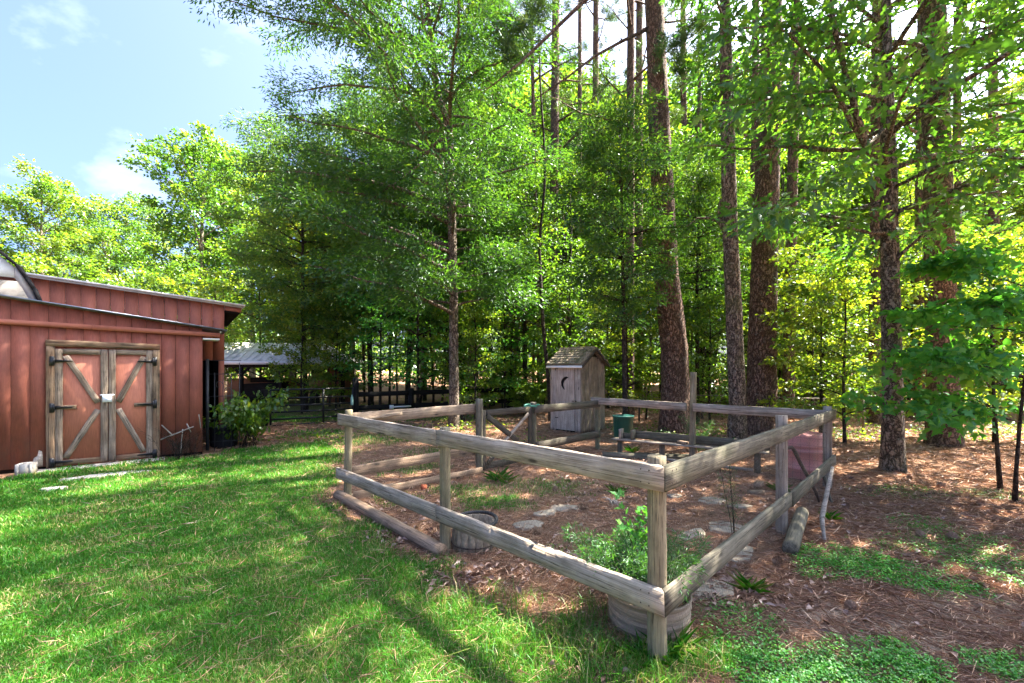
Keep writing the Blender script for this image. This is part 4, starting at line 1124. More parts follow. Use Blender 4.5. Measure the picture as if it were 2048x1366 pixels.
def leaves_np(Pt, D, Nn, Ln, Wd, tint, shape='diamond', fold=0.18, droop=0.12):
    Pt, D, Nn = np.asarray(Pt), nrm(np.asarray(D)), np.asarray(Nn)
    S_ = nrm(np.cross(D, Nn)); U = nrm(np.cross(S_, D))
    Ln = np.broadcast_to(Ln, (len(Pt),))[:, None]; Wd = np.broadcast_to(Wd, (len(Pt),))[:, None]
    if shape == 'diamond':
        a = Pt; tip = Pt + D * Ln - U * Ln * droop
        m = Pt + D * Ln * 0.45; l = m + S_ * Wd * 0.5 + U * Wd * fold; r = m - S_ * Wd * 0.5 + U * Wd * fold
        V = np.stack([a, l, tip, r], 1); n = len(Pt); b = (np.arange(n) * 4)[:, None]
        F = np.concatenate([b + np.array([[0, 2, 1]]), b + np.array([[0, 3, 2]])])
        return V.reshape(-1, 3), F, np.repeat(tint, 4)
    o = OUTL[shape]; k = len(o); vs = []
    for (u, v) in o: vs.append(Pt + D * Ln * u - U * Ln * droop * u * u)
    for sg in (1, -1):
        for (u, v) in o: vs.append(Pt + D * Ln * u - U * Ln * droop * u * u + sg * S_ * Wd * 2 * v * 0.5 + U * Wd * v * fold)
    V = np.stack(vs, 1); n = len(Pt); b = (np.arange(n) * 3 * k)[:, None]; F = []
    for i in range(k - 1):
        F.append(b + np.array([[i, i + 1, k + i + 1, k + i]])); F.append(b + np.array([[i + 1, i, 2 * k + i, 2 * k + i + 1]]))
    return V.reshape(-1, 3), np.concatenate(F), np.repeat(tint, 3 * k)

def cluster_leaves(r, C_, A_, q, rad_, flat, Ln, Wd, shape, tint0=0.45, tsd=0.16, tl=0.10, droop=0.12, up=0.75):
    """C_ cluster centres, A_ outward axes, q leaves each"""
    m = len(C_); C_ = np.asarray(C_); A_ = nrm(np.asarray(A_))
    off = r.normal(0, 1, (m, q, 3)); off /= np.linalg.norm(off, axis=2, keepdims=True); off *= r.random((m, q, 1)) ** 0.45
    tilt = r.normal(0, 0.25, (m, 1, 2))
    z = off[..., 2] * flat + off[..., 0] * tilt[..., 0] + off[..., 1] * tilt[..., 1]
    off = np.stack([off[..., 0], off[..., 1], z], -1) * (rad_ * (0.7 + 0.6 * r.random((m, 1, 1))))
    Pt = (C_[:, None, :] + off).reshape(-1, 3)
    D = (A_[:, None, :] * 0.6 + off / rad_ * 0.9 + r.normal(0, 0.45, (m, q, 3)) + np.array([0, 0, -0.22])).reshape(-1, 3)
    Nn = np.array([0, 0, up]) + r.normal(0, 0.42, (m * q, 3))
    t = np.clip((tint0 + r.normal(0, tsd, (m, 1)) + r.normal(0, tl, (m, q))).ravel(), 0, 1)
    s = 0.65 + 0.6 * r.random(m * q)
    return leaves_np(Pt, D, Nn, Ln * s, Wd * s, t, shape, droop=droop)

class Tree:
    def __init__(s, seed): s.r = np.random.default_rng(seed); s.T = Soup(); s.L = []; s.c = []; s.a = []
    def trunk(s, path, radii, sides=14, rough=0.05, flare=1.35, fine=False):
        path = np.asarray([tuple(p) for p in path], float); zt = np.concatenate([[0], np.cumsum(np.linalg.norm(np.diff(path, axis=0), axis=1))])
        n = max(6, int(zt[-1] / (0.07 if fine else 0.45))); q = np.linspace(0, zt[-1], n)
        pts = np.stack([np.interp(q, zt, path[:, k]) for k in range(3)], 1)
        for _ in range(2): pts[1:-1] = (pts[:-2] + 2 * pts[1:-1] + pts[2:]) / 4
        rr = np.interp(q, zt, radii); rr = rr * (1 + (flare - 1) * np.exp(-q / (radii[0] * 2.2)))
        V, Fs = tube_np(pts, rr, sides, True, rough, s.r)
        if fine:
            ax = np.repeat(pts, sides, 0); d = V - ax; th = np.tile(np.arange(sides) / sides * 24, n); zz = np.repeat(q, sides)
            th2 = np.tile(np.arange(sides) / sides * 12, n)
            k = 1 + 0.10 * (fbm(th * 1.0, zz * 5.5, 2) - 0.5) + 0.10 * (vnoise(th2, zz * 0.8) - 0.5)
            # root flare lobes
            k += 0.16 * np.exp(-zz / 0.22) * (vnoise(th2 * 0.5 + 40, zz * 0.1) - 0.3)
            V = ax + d * k[:, None]
        s.T.add(V, Fs); s.path = pts; s.rad = rr; s.q = q
        return s
    def at(s, z):
        i = int(np.clip(np.searchsorted(s.path[:, 2], z), 0, len(s.path) - 1)); return s.path[i], s.rad[i]
    def limb(s, p0, az, L, e0, e1, r0, n=7, wob=0.12, sides=6):
        pts = [np.array(p0, float)]; a = az
        for k in range(n):
            t = (k + 0.5) / n; e = e0 + (e1 - e0) * t; a += s.r.normal(0, wob); e += s.r.normal(0, wob * 0.7)
            pts.append(pts[-1] + L / n * np.array([math.cos(a) * math.cos(e), math.sin(a) * math.cos(e), math.sin(e)]))
        pts = np.array(pts); s.T.tube(pts, np.linspace(r0, r0 * 0.18, n + 1), sides); return pts
    def sprays(s, pts, gap, side, t0=0.25, per=2, twig=0.006, lift=0.05):
        Ls = np.concatenate([[0], np.cumsum(np.linalg.norm(np.diff(pts, axis=0), axis=1))]); tot = Ls[-1]
        d = t0 * tot
        while d <= tot + 1e-6:
            p = np.array([np.interp(d, Ls, pts[:, k]) for k in range(3)]); i = min(np.searchsorted(Ls, d), len(pts) - 1); i = max(i, 1)
            t = nrm(pts[i] - pts[i - 1]); sd = nrm(np.cross(t, [0, 0, 1.0]))
            f = 1 - 0.55 * d / tot
            for k in range(per):
                o = t * s.r.uniform(0, 0.7) * side * f + sd * s.r.choice([-1, 1]) * s.r.uniform(0.1, 1) * side * f + np.array([0, 0, s.r.normal(lift, 0.25) * side * f])
                c = p + o; s.c.append(c); s.a.append(nrm(o + t * 0.3))
                if twig: s.T.tube([p, p + o * 0.55 + np.array([0, 0, 0.04]), c], [twig, twig * 0.7, twig * 0.4], 3, False)
            d += gap * s.r.uniform(0.7, 1.3)
        s.c.append(pts[-1]); s.a.append(nrm(pts[-1] - pts[-2]))
    def leaf(s, q, rad_, flat, Ln, Wd, shape='diamond', **k):
        if len(s.c): s.L.append(cluster_leaves(s.r, np.array(s.c), np.array(s.a), q, rad_, flat, Ln, Wd, shape, **k))
        s.c, s.a = [], []
    def needles(s, q, Ln, Wd, tint0=0.45):
        """tufts of long pine needles at the cluster points"""
        C_ = np.array(s.c); m = len(C_)
        if m:
            D = s.r.normal(0, 1, (m, q, 3)) + np.array(s.a)[:, None, :] * 0.9 + np.array([0, 0, 0.25])
            D = nrm(D).reshape(-1, 3); Pt = np.repeat(C_, q, 0) + D * 0.01 + s.r.normal(0, 0.05, (m * q, 3))
            t = np.clip(np.repeat(s.r.normal(tint0, 0.18, m), q) + s.r.normal(0, 0.1, m * q), 0, 1)
            s.L.append(leaves_np(Pt, D, s.r.normal(0, 1, (m * q, 3)), Ln * (0.7 + 0.6 * s.r.random(m * q)), Wd, t, droop=0.1))
        s.c, s.a = [], []
    def meshes(s, nm, barkm, leafm):
        tm = s.T.mesh(nm + '_trunk'); tm.materials.append(M[barkm]); tm.polygons.foreach_set('use_smooth', np.ones(len(tm.polygons), bool))
        S = Soup()
        for V, F, t in s.L: S.add(V, F, t)
        cm = None
        if s.L:
            cm = S.mesh(nm + '_crown', 'tint'); cm.materials.append(M[leafm])
        return tm, cm

def plant(name, ms, loc, rz=0.0, sc=1.0, label=None, cat='tree', group=None, crown='crown', trunk='trunk', sz=None):
    o = bpy.data.objects.new(name, None); o.empty_display_size = 0.3
    W = Matrix.Translation(loc) @ Matrix.Rotation(rz, 4, 'Z') @ Matrix.Diagonal((sc, sc, sz or sc, 1))
    link(o, W); tag(o, label, cat, group)
    t = bpy.data.objects.new(trunk, ms[0]); COL.objects.link(t); t.parent = o
    if ms[1] is not None:
        c = bpy.data.objects.new(crown, ms[1]); COL.objects.link(c); c.parent = o; c['kind'] = 'stuff'
    return o

def gen(seed, H, r0, h0, nl, Lmax, prof, e0, e1, gap, side, per, q, crad, flat, Ln, Wd, shape, barkm, leafm, nm,
        spread=None, lean=0.03, path=None, radii=None, limb_r=0.35, sides=12, fine=False, tint0=0.45, t0=0.25, up=0.75, forks=0, tsd=0.16):
    t = Tree(seed); r = t.r
    if path is None:
        zs = np.linspace(0, H, 9); wx = np.cumsum(r.normal(0, lean, 9)) * H / 9; wy = np.cumsum(r.normal(0, lean, 9)) * H / 9
        path = np.stack([wx - wx[0], wy - wy[0], zs], 1); radii = r0 * (1 - zs / H) ** 0.75 + 0.012
        path[0, 2] = -0.25
    rs_ = np.asarray(radii) if np.ndim(radii) else radii
    if len(rs_) != len(path): rs_ = np.interp(np.linspace(0, 1, len(path)), np.linspace(0, 1, len(rs_)), rs_)
    zt = np.concatenate([[0], np.cumsum(np.linalg.norm(np.diff(np.asarray(path, float), axis=0), axis=1))])
    t.trunk(path, rs_, sides, fine=fine)
    az = r.uniform(0, 6.28)
    for k in range(nl):
        f = (k + r.uniform(0.1, 0.9)) / nl; z = h0 + (H - h0) * f
        az += 2.4 + r.normal(0, 0.5)
        p, rr = t.at(z); L = Lmax * prof(f) * r.uniform(0.7, 1.15)
        if spread: L *= spread(az)
        if L < 0.25: continue
        lr = min(rr * 0.7, 0.010 + L * 0.011 * limb_r / 0.35)
        pts = t.limb(p, az, L, e0 + (1.25 - e0) * f * f * 0.8, e1, lr)
        t.sprays(pts, gap, side * (0.5 + 0.5 * min(1, L / Lmax * 1.3)), t0, per)
    t.leaf(q, crad, flat, Ln, Wd, shape, tint0=tint0, up=up, tsd=tsd)
    return t

dome = lambda f: (0.55 + 0.75 * f) if f < 0.5 else max(0.12, 1.05 * math.sqrt(max(0, 1 - ((f - 0.45) / 0.57) ** 2)))
cone = lambda f: 1.0 - 0.78 * f
even = lambda f: 0.75 + 0.35 * math.sin(f * PI)

# ---- templates shared by the trees of the wood
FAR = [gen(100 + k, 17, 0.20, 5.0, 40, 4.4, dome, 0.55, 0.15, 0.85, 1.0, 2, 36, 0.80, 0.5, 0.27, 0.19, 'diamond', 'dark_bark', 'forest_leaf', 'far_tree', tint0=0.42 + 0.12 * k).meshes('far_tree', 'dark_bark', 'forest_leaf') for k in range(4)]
POP = [gen(140 + k, 16, 0.22, 4.0, 46, 4.3, dome, 0.75, 0.25, 0.70, 0.95, 2, 34, 0.58, 0.6, 0.22, 0.16, 'diamond', 'pale_bark', 'bright_leaf', 'poplar', tint0=0.5 + 0.06 * k, tsd=0.2).meshes('poplar', 'pale_bark', 'bright_leaf') for k in range(3)]
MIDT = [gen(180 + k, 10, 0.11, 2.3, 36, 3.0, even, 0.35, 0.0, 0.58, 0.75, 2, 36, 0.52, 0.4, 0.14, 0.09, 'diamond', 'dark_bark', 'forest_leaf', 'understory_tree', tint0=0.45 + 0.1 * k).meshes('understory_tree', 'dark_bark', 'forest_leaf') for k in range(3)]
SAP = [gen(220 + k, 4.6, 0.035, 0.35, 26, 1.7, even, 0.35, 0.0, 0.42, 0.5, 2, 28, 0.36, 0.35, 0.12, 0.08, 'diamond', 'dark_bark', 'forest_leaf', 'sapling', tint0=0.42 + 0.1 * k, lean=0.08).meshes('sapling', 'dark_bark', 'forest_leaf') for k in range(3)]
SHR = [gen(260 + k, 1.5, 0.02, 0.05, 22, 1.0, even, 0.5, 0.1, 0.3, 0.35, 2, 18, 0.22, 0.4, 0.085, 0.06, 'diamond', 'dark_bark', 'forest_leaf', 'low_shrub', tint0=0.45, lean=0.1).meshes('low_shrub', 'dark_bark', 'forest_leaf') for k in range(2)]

# ---- far wood: rows of trees behind everything
rw = np.random.default_rng(11)
def where(px):
    for lim, s in ((-40, 'left of the house eave'), (230, 'behind the shed doors end of the barn'), (450, 'behind the low end of the barn'), (560, 'behind the left part of the open shed'), (680, 'behind the right part of the open shed'),
                   (800, 'behind the black plank fence'), (900, 'just left of the slim tan trunk'), (990, 'just right of the slim tan trunk'), (1095, 'left of the outhouse'), (1215, 'directly behind the outhouse'), (1310, 'behind the green bin'),
                   (1400, 'behind the thickest pine'), (1470, 'left of the lichen spotted oak'), (1560, 'behind the reddish brown pine'), (1640, 'right of the reddish brown pine'), (1760, 'left of the grey barked oak'), (1860, 'right of the grey barked oak'), (1990, 'behind the near maple'), (2100, 'at the right edge of the view')):
        if px < lim: return s
    return 'beyond the right edge of the clearing'
for Y, dx, lo, hi in ((21, 5.5, 0.55, 0.8), (27, 5.6, 0.65, 0.95), (34, 6.2, 0.8, 1.05), (43, 7.2, 0.9, 1.2), (54, 9.0, 1.0, 1.3)):
    x = -0.42 * Y
    while x < 1.42 * Y:
        px = x / Y * FOC + PCX
        s = rw.uniform(lo, hi)
        if px < 640: s = min(s, (1.65 + 0.46 * Y) / 17 * 0.95)
        far_ = rw.random() < 0.8; ms = FAR[rw.integers(4)] if far_ else POP[rw.integers(3)]
        lab = '%s tree %s %s' % ('dark trunked' if far_ else 'pale trunked', 'in the wood' if Y < 30 else 'deeper in' if Y < 40 else 'far back', where(px))
        xx, yy = x + rw.normal(0, dx * 0.22), Y + rw.normal(0, 1.4)
        plant('forest_tree', ms, gp(xx, yy), rw.uniform(0, 6.28), s, lab, 'tree', 'trees deep in the wood', sz=s * rw.uniform(0.95, 1.15))
        x += dx * rw.uniform(0.75, 1.3)
# the wood beyond, one mass
t = Tree(90)
for k in range(1500):
    Y = rw.uniform(58, 92); x = rw.uniform(-0.75 * Y, 1.5 * Y); zt_ = 12.5 + 3 * math.sin(x * 0.21) + 2 * math.sin(x * 0.53 + 1)
    if x / Y < -0.45: zt_ *= 0.8
    t.c.append(np.array([x, Y, rw.uniform(0.3, zt_)])); t.a.append(np.array([rw.normal(), -1, rw.normal()]))
t.leaf(26, 1.9, 0.8, 0.75, 0.6, tint0=0.45, tsd=0.22)
S = Soup()
for V, F, tt in t.L: S.add(V, F, tt)
me = S.mesh('far_wood', 'tint'); me.materials.append(M['forest_leaf'])
tag(meshobj('far_wood', me), 'continuous green wood closing the view far behind', 'wood', kind='stuff')
# left sunlit trees beyond the barn
for px, Y, H_, k, lb in ((80, 27, 14.2, 0, 'pale olive sunlit tree above the left end of the barn roof'), (215, 32, 14.4, 1, 'bright tree rising above the middle of the barn roof'),
                         (400, 27, 16.2, 2, 'tall bright tree with forked pale trunk above the barn'), (505, 31, 17.3, 0, 'yellow green sunlit tree next to the big willow oak'),
                         (-90, 27, 13.5, 1, 'bright tree at the far left edge behind the house eave'), (310, 36, 15.5, 1, 'bright tree between the two tallest behind the barn'),
                         (585, 24, 13.0, 2, 'yellow green tree half behind the big willow oak crown'), (150, 40, 15.5, 2, 'pale green tree deep behind the barn roof'), (450, 42, 19.5, 0, 'far bright tree peeking over the barn eave end')):
    p = P(px, 700, Y); plant('poplar_tree', POP[k], gp(p.x, p.y), px * 0.7, H_ / 16 * 0.90, lb, 'tree', 'sunlit trees beyond the barn')
for px, Y, s in ((20, 20, 1.3), (130, 23, 1.2), (250, 21, 1.2), (330, 24, 1.4), (430, 20, 1.1), (520, 23, 1.4), (590, 27, 1.5), (60, 33, 2.0), (380, 34, 2.0), (-80, 24, 1.6), (200, 37, 2.0)):
    p = P(px, 700, Y); plant('understory_tree', SAP[int(px) % 3], gp(p.x, p.y), px, s, 'small bushy tree %s, %s' % (where(px), 'nearer the barn' if Y < 25 else 'well behind the barn'), 'tree', 'small trees behind the barn')

for px, Y, s, k, lb in ((1030, 38, 1.5, 0, 'tall light green tree showing between the willow oak and the pines'), (1140, 44, 1.75, 1, 'tall light green tree showing between the two straight pines'), (1235, 36, 1.4, 2, 'tall light green tree left of the thickest pine, far back'), (1420, 40, 1.5, 0, 'tall light green tree right of the thickest pine, far back'), (1640, 42, 1.5, 1, 'tall light green tree between the reddish pine and grey oak, far back'), (940, 42, 1.6, 2, 'tall light green tree behind the willow oak trunk, far back'),
                         (1015, 28, 1.2, 1, 'light green tree showing between the willow oak and the pines, nearer'), (1150, 30, 1.25, 2, 'light green tree between the two straight pines, nearer'), (1335, 29, 1.2, 0, 'light green tree half behind the thickest pine'), (1470, 25, 1.1, 1, 'light green tree behind the lichen spotted oak'), (1620, 27, 1.2, 2, 'light green tree just right of the reddish pine'), (1715, 24, 1.05, 0, 'light green tree just left of the grey barked oak')):
    p = P(px, 700, Y); plant('poplar_tree', POP[k], gp(p.x, p.y), px, s, lb, 'tree', 'tall light trees far back in the wood')
# ---- understory
ru = np.random.default_rng(23)
spots_u = []
for k in range(60):
    px = ru.uniform(560, 2250); Y = ru.uniform(14.2, 24)
    p = P(px, 700, Y)
    if min([math.hypot(p.x - a, p.y - b_) for a, b_ in spots_u] + [9]) < 1.5: continue
    if Y < 21 and p.x < -2.5: continue
    spots_u.append((p.x, p.y))
    if ru.random() < 0.45:
        plant('understory_tree', MIDT[ru.integers(3)], gp(p.x, p.y), ru.uniform(0, 6.28), ru.uniform(0.6, 1.0), 'young airy tree %s %s' % ('close by' if Y < 18 else 'farther in', where(px)), 'tree', 'young trees under the pines')
    else:
        plant('sapling', SAP[ru.integers(3)], gp(p.x, p.y), ru.uniform(0, 6.28), ru.uniform(0.7, 1.25), 'thin layered sapling %s %s' % ('close by' if Y < 18 else 'farther in', where(px)), 'sapling', 'saplings under the pines')
for k in range(24):
    px = ru.uniform(600, 2200); Y = ru.uniform(12.8, 20); p = P(px, 700, Y)
    if p.x < -2.2 and Y < 19: continue
    if 1.0 < p.x < 3.0 and Y < 13.2: continue
    plant('low_shrub', SHR[ru.integers(2)], gp(p.x, p.y), ru.uniform(0, 6.28), ru.uniform(0.5, 1.1), 'low green shrub %s %s' % ('close by' if Y < 15.5 else 'farther in', where(px)), 'shrub', 'low shrubs on the forest floor')
for px, Y, s, lb in ((1690, 9.4, 0.75, 'leafy sapling behind the far corner of the pen'), (1640, 10.2, 0.8, 'bushy sapling right of the thick red brown pine'), (1255, 13.0, 0.8, 'thin sapling behind the green bin'), (1420, 12.5, 0.7, 'sapling between the two thickest pines'), (1990, 9.6, 0.9, 'sapling by the silver fence at far right'), (950, 13.6, 0.75, 'sapling right of the slim tan trunk')):
    p = P(px, 700, Y); plant('sapling', SAP[int(px) % 3], gp(p.x, p.y), px, s, lb, 'sapling')
p = P(604, 700, 16.2); plant('sapling', SAP[1], gp(p.x, p.y), 1.0, 0.8, 'airy sapling covering part of the pale shed roof', 'sapling')
p = P(672, 700, 17.0); plant('sapling', SAP[2], gp(p.x, p.y), 2.0, 0.85, 'airy sapling at the right end of the pale shed roof', 'sapling')
# bare thin stems in the wood
ST = []
for k in range(3):
    t = Tree(300 + k); H_ = 9.0; zs = np.linspace(-0.2, H_, 9); w = np.cumsum(t.r.normal(0, 0.09, (9, 2)), 0)
    t.trunk(np.stack([w[:, 0] - w[0, 0], w[:, 1] - w[0, 1], zs], 1), np.linspace(0.05, 0.02, 9), 8)
    for j in range(14):
        p, rr = t.at(t.r.uniform(1.5, 8.5)); t.limb(p, t.r.uniform(0, 6.28), t.r.uniform(0.4, 1.6), 0.5, 0.2, 0.012, 5, 0.25, 4)
    ST.append(t.meshes('thin_stem', 'dark_bark', 'forest_leaf'))
for k in range(70):
    px = ru.uniform(600, 2150); Y = ru.uniform(13, 24); p = P(px, 700, Y)
    if p.x < -3.8 and Y < 18: continue
    if 0.8 < p.x < 3.2 and Y < 13.0: continue
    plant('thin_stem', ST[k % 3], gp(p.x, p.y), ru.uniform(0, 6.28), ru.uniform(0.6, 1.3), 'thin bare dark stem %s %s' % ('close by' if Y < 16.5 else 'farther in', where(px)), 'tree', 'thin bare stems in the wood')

# ---- pines
def pine(seed, pts, rads, H, crown_h, ncl, fine, sides, stubs, Lc=3.2, extra=None, nm='pine'):
    """pts given relative to the base; continues straight to height H"""
    t = Tree(seed); p = [tuple(q) for q in pts]; d = np.array(p[-1]) - np.array(p[0]); d = d / d[2]
    p0 = (p[0][0], p[0][1], -0.25); last = np.array(p[-1]); top = last + d * (H - last[2])
    t.trunk([p0] + p[1:] + [tuple(top)], list(rads) + [0.06], sides, 0.02, 1.28, fine)
    az = t.r.uniform(0, 6)
    for k in range(ncl):
        f = (k + t.r.random()) / ncl; z = crown_h + (H - crown_h) * f; az += 2.4 + t.r.normal(0, 0.4)
        q, rr = t.at(z); L = Lc * (1 - 0.65 * f) * t.r.uniform(0.7, 1.2)
        pt = t.limb(q, az, L, 0.15 + 0.5 * f, 0.35, 0.018 + 0.012 * L, 7, 0.16)
        t.sprays(pt, 0.42, 0.55, 0.4, 2, 0.008)
    for (z, a, L, e) in stubs:
        q, rr = t.at(z); pt = t.limb(q, a, L, e, e - 0.15, 0.012 + 0.012 * L, 7, 0.10)
        for j in range(int(L * 2)):
            b_ = pt[t.r.integers(2, 7)]; t.limb(b_, a + t.r.normal(0, 0.9), t.r.uniform(0.2, 0.7) * min(1, L), e + t.r.normal(0, 0.4), e, 0.009, 4, 0.3, 4)
    if extra: extra(t)
    t.needles(46, 0.21, 0.011)
    return t.meshes(nm, 'pine_bark', 'pine_needle')

def rel(base, lst, Y):  # photograph points at a distance -> relative to base
    return [tuple(P(px, py, Y) - base) for px, py in lst]

def limb_tuft(px, py, Y, base):
    def f(t):
        q = P(px, py, Y) - base
        for k in range(16):
            t.c.append(np.array(q) + t.r.normal(0, 0.16, 3)); t.a.append(np.array([t.r.normal(0, .5), t.r.normal(0, .5), 0.6]))
    return f
b1 = gp(*P(1349, 860, 11.1)[:2])
def ex1(t):
    # two long bare limbs reaching left and down, seen against the sky
    for pl, r0 in (([(1302, 55), (1245, 82), (1190, 112), (1130, 158), (1078, 193)], 0.05), ([(1298, -120), (1230, -45), (1165, 5), (1090, 78), (1035, 130), (986, 170)], 0.075)):
        pts = np.array([tuple(P(a, c, 11.1 - 0.25 * i) - b1) for i, (a, c) in enumerate(pl)])
        t.T.tube(pts, np.linspace(r0, 0.014, len(pts)), 8)
        for j in range(10):
            b_ = pts[t.r.integers(1, len(pts))]; t.limb(b_, t.r.uniform(2.2, 4.2), t.r.uniform(0.4, 1.3), t.r.normal(0.1, 0.5), 0.1, 0.012, 5, 0.25, 4)
    limb_tuft(1390, 60, 10.6, b1)(t); limb_tuft(1350, 90, 10.5, b1)(t); limb_tuft(1365, 130, 10.5, b1)(t)
    limb_tuft(1050, 70, 10.6, b1)(t); limb_tuft(1010, 60, 10.8, b1)(t); limb_tuft(1020, 110, 10.5, b1)(t); limb_tuft(1090, 15, 10.8, b1)(t)
    limb_tuft(1060, 30, 11.5, b1)(t); limb_tuft(990, 20, 11.2, b1)(t); limb_tuft(1420, 100, 11.5, b1)(t)
PN = {}
ms = pine(401, rel(b1, [(1349, 872), (1349, 700), (1334, 560), (1322, 330), (1308, 0)], 11.1), [0.335, 0.325, 0.30, 0.265, 0.225], 21, 13, 22, True, 44,
          [(10.4, 0.4, 1.6, 0.2), (11.5, -0.5, 1.8, 0.3), (9.3, 3.5, 0.4, 0.2)], extra=ex1)
plant('pine_tree', ms, b1, 0, 1, 'thickest grey brown pine with flared base behind the back rail', 'tree'); PN['a'] = ms
b2 = gp(*P(1518, 860, 10.7)[:2])
ms = pine(402, rel(b2, [(1518, 872), (1526, 640), (1533, 400), (1545, 0)], 10.7), [0.335, 0.305, 0.275, 0.22], 22, 12, 24, True, 44, [(9.0, 2.0, 1.3, 0.2), (10.0, 4.0, 2.0, 0.2)])
plant('pine_tree', ms, b2, 0, 1, 'thick reddish brown pine behind the far corner of the pen', 'tree')
b5 = gp(*P(1885, 860, 9.2)[:2])
ms = pine(403, rel(b5, [(1888, 892), (1882, 640), (1876, 400), (1866, 0)], 9.2), [0.265, 0.25, 0.235, 0.20], 20, 10, 24, True, 40, [(7.0, 0.5, 1.6, 0.1), (8.2, 3.0, 1.3, 0.2), (6.0, 5.5, 1.5, 0.2)])
plant('pine_tree', ms, b5, 0, 1, 'thick dark pine behind the maple sapling', 'tree')
for i, (px0, px1, Y, w, cols, lb) in enumerate(((1104, 1112, 20, 0.24, 1, 'straight tall pine above and left of the outhouse'), (1188, 1192, 22, 0.20, 1, 'slim straight pine directly above the outhouse roof'),
                                  (1276, 1279, 19, 0.20, 1, 'straight pine just left of the thickest pine'), (1258, 1262, 15, 0.17, 0, 'dark pine trunk behind the green bin'), (1372, 1366, 24, 0.2, 1, 'slim pine right behind the thickest pine'),
                                  (1840, 1846, 14, 0.19, 1, 'dark pine left of the maple sapling, behind the slim oak'), (1752, 1756, 13.2, 0.20, 0, 'dark pine half hidden by the slim oak trunk'), (1912, 1915, 11, 0.10, 0, 'thin dark pine hugging the thick dark one'),
                                  (1505, 1512, 16, 0.16, 0, 'dark trunk hugging the reddish pine'), (1158, 1160, 25, 0.16, 0, 'thin pine between the two straight ones'), (1395, 1400, 21, 0.12, 0, 'thin stem pine behind the tall fence post'),
                                  (1990, 1985, 17, 0.18, 1, 'dark pine deep at the far right'), (1660, 1664, 19, 0.14, 0, 'thin pine deep behind the drum'), (1080, 1062, 17, 0.09, 0, 'thin leaning trunk left of the outhouse'), (1575, 1592, 14, 0.18, 0, 'leaning dark pine right of the reddish pine'))):
    bb_ = gp(*P(px0, 800, Y)[:2]); top = P(px1, 0, Y) - bb_
    ms = pine(420 + i, [(0, 0, 0), tuple(top)], [w, w * 0.72], 1.65 + Y * 0.84 + 6, 0.44 * (1.65 + Y * 0.84 + 6), 24 if cols else 10, False, 14,
              [(ru.uniform(5, 14), ru.uniform(0, 6), ru.uniform(0.8, 2.2), 0.2) for _ in range(6)])
    plant('pine_tree', ms, bb_, 0, 1, lb, 'tree')

# ---- oaks in front
b3 = gp(*P(1474, 880, 9.2)[:2])
t = gen(501, 15, 0.17, 6.4, 24, 2.7, even, 0.4, 0.1, 0.48, 0.7, 2, 12, 0.45, 0.45, 0.17, 0.12, 'oak', 'oak_bark', 'oak_leaf', 'oak',
        path=[(0, 0, -0.2)] + rel(b3, [(1474, 800), (1468, 620), (1460, 450), (1455, 250), (1452, 90), (1448, -120)], 9.2) + [(-0.3, 0.3, 15)], radii=[0.175, 0.165, 0.16, 0.15, 0.135, 0.115, 0.09, 0.03], fine=True, sides=28,
        spread=lambda a: 0.75 + 0.4 * math.cos(a + 0.3))
pts = np.array(rel(b3, [(1452, 470), (1440, 445), (1438, 420), (1442, 400)], 9.2)); t.T.tube(pts, [0.05, 0.045, 0.035, 0.025], 8)
pts = np.array(rel(b3, [(1440, 445), (1420, 436), (1395, 436), (1375, 452)], 9.2)); t.T.tube(pts, [0.035, 0.028, 0.02, 0.01], 6)
plant('oak_tree', t.meshes('oak', 'oak_bark', 'oak_leaf'), b3, 0, 1, 'slim straight oak with lichen spots between the two thick pines', 'tree')

b4 = gp(*P(1786, 930, 7.03)[:2])
t = gen(502, 13.5, 0.15, 3.4, 40, 3.7, even, 0.25, 0.05, 0.38, 0.75, 2, 18, 0.46, 0.4, 0.19, 0.13, 'oak', 'oak_bark', 'oak_leaf', 'oak',
        path=[(0, 0, -0.2)] + rel(b4, [(1785, 860), (1782, 640), (1779, 470), (1777, 330), (1774, 150), (1772, -50)], 7.03) + [(0.0, 0.2, 13.5)], radii=[0.15, 0.14, 0.125, 0.115, 0.105, 0.075, 0.055, 0.02], fine=True, sides=28,
        spread=lambda a: 0.95 + 0.15 * math.cos(a))
def add_limb(t, b, lst, Y, dY, r0, r1, gap=0.4, side=0.6, per=2):
    pts = np.array([tuple(P(a, c, Y + dY * i / (len(lst) - 1)) - b) for i, (a, c) in enumerate(lst)])
    t.T.tube(pts, np.linspace(r0, r1, len(pts)), 8); t.sprays(pts, gap, side, 0.35, per)
add_limb(t, b4, [(1776, 332), (1758, 318), (1738, 303), (1715, 235), (1692, 150), (1672, 70), (1655, -30)], 7.0, -0.6, 0.065, 0.03)
add_limb(t, b4, [(1735, 300), (1700, 240), (1655, 150), (1595, 85), (1560, 55)], 6.9, -0.8, 0.04, 0.012)
add_limb(t, b4, [(1778, 466), (1745, 466), (1706, 458), (1670, 450)], 7.0, -0.5, 0.038, 0.012)
add_limb(t, b4, [(1780, 545), (1800, 510), (1845, 470), (1900, 440)], 7.0, -0.3, 0.035, 0.012)
add_limb(t, b4, [(1777, 440), (1830, 410), (1890, 395), (1970, 385)], 7.0, -0.9, 0.035, 0.012)
add_limb(t, b4, [(1775, 250), (1700, 330), (1620, 390), (1530, 430)], 6.9, -1.4, 0.03, 0.01, 0.3)
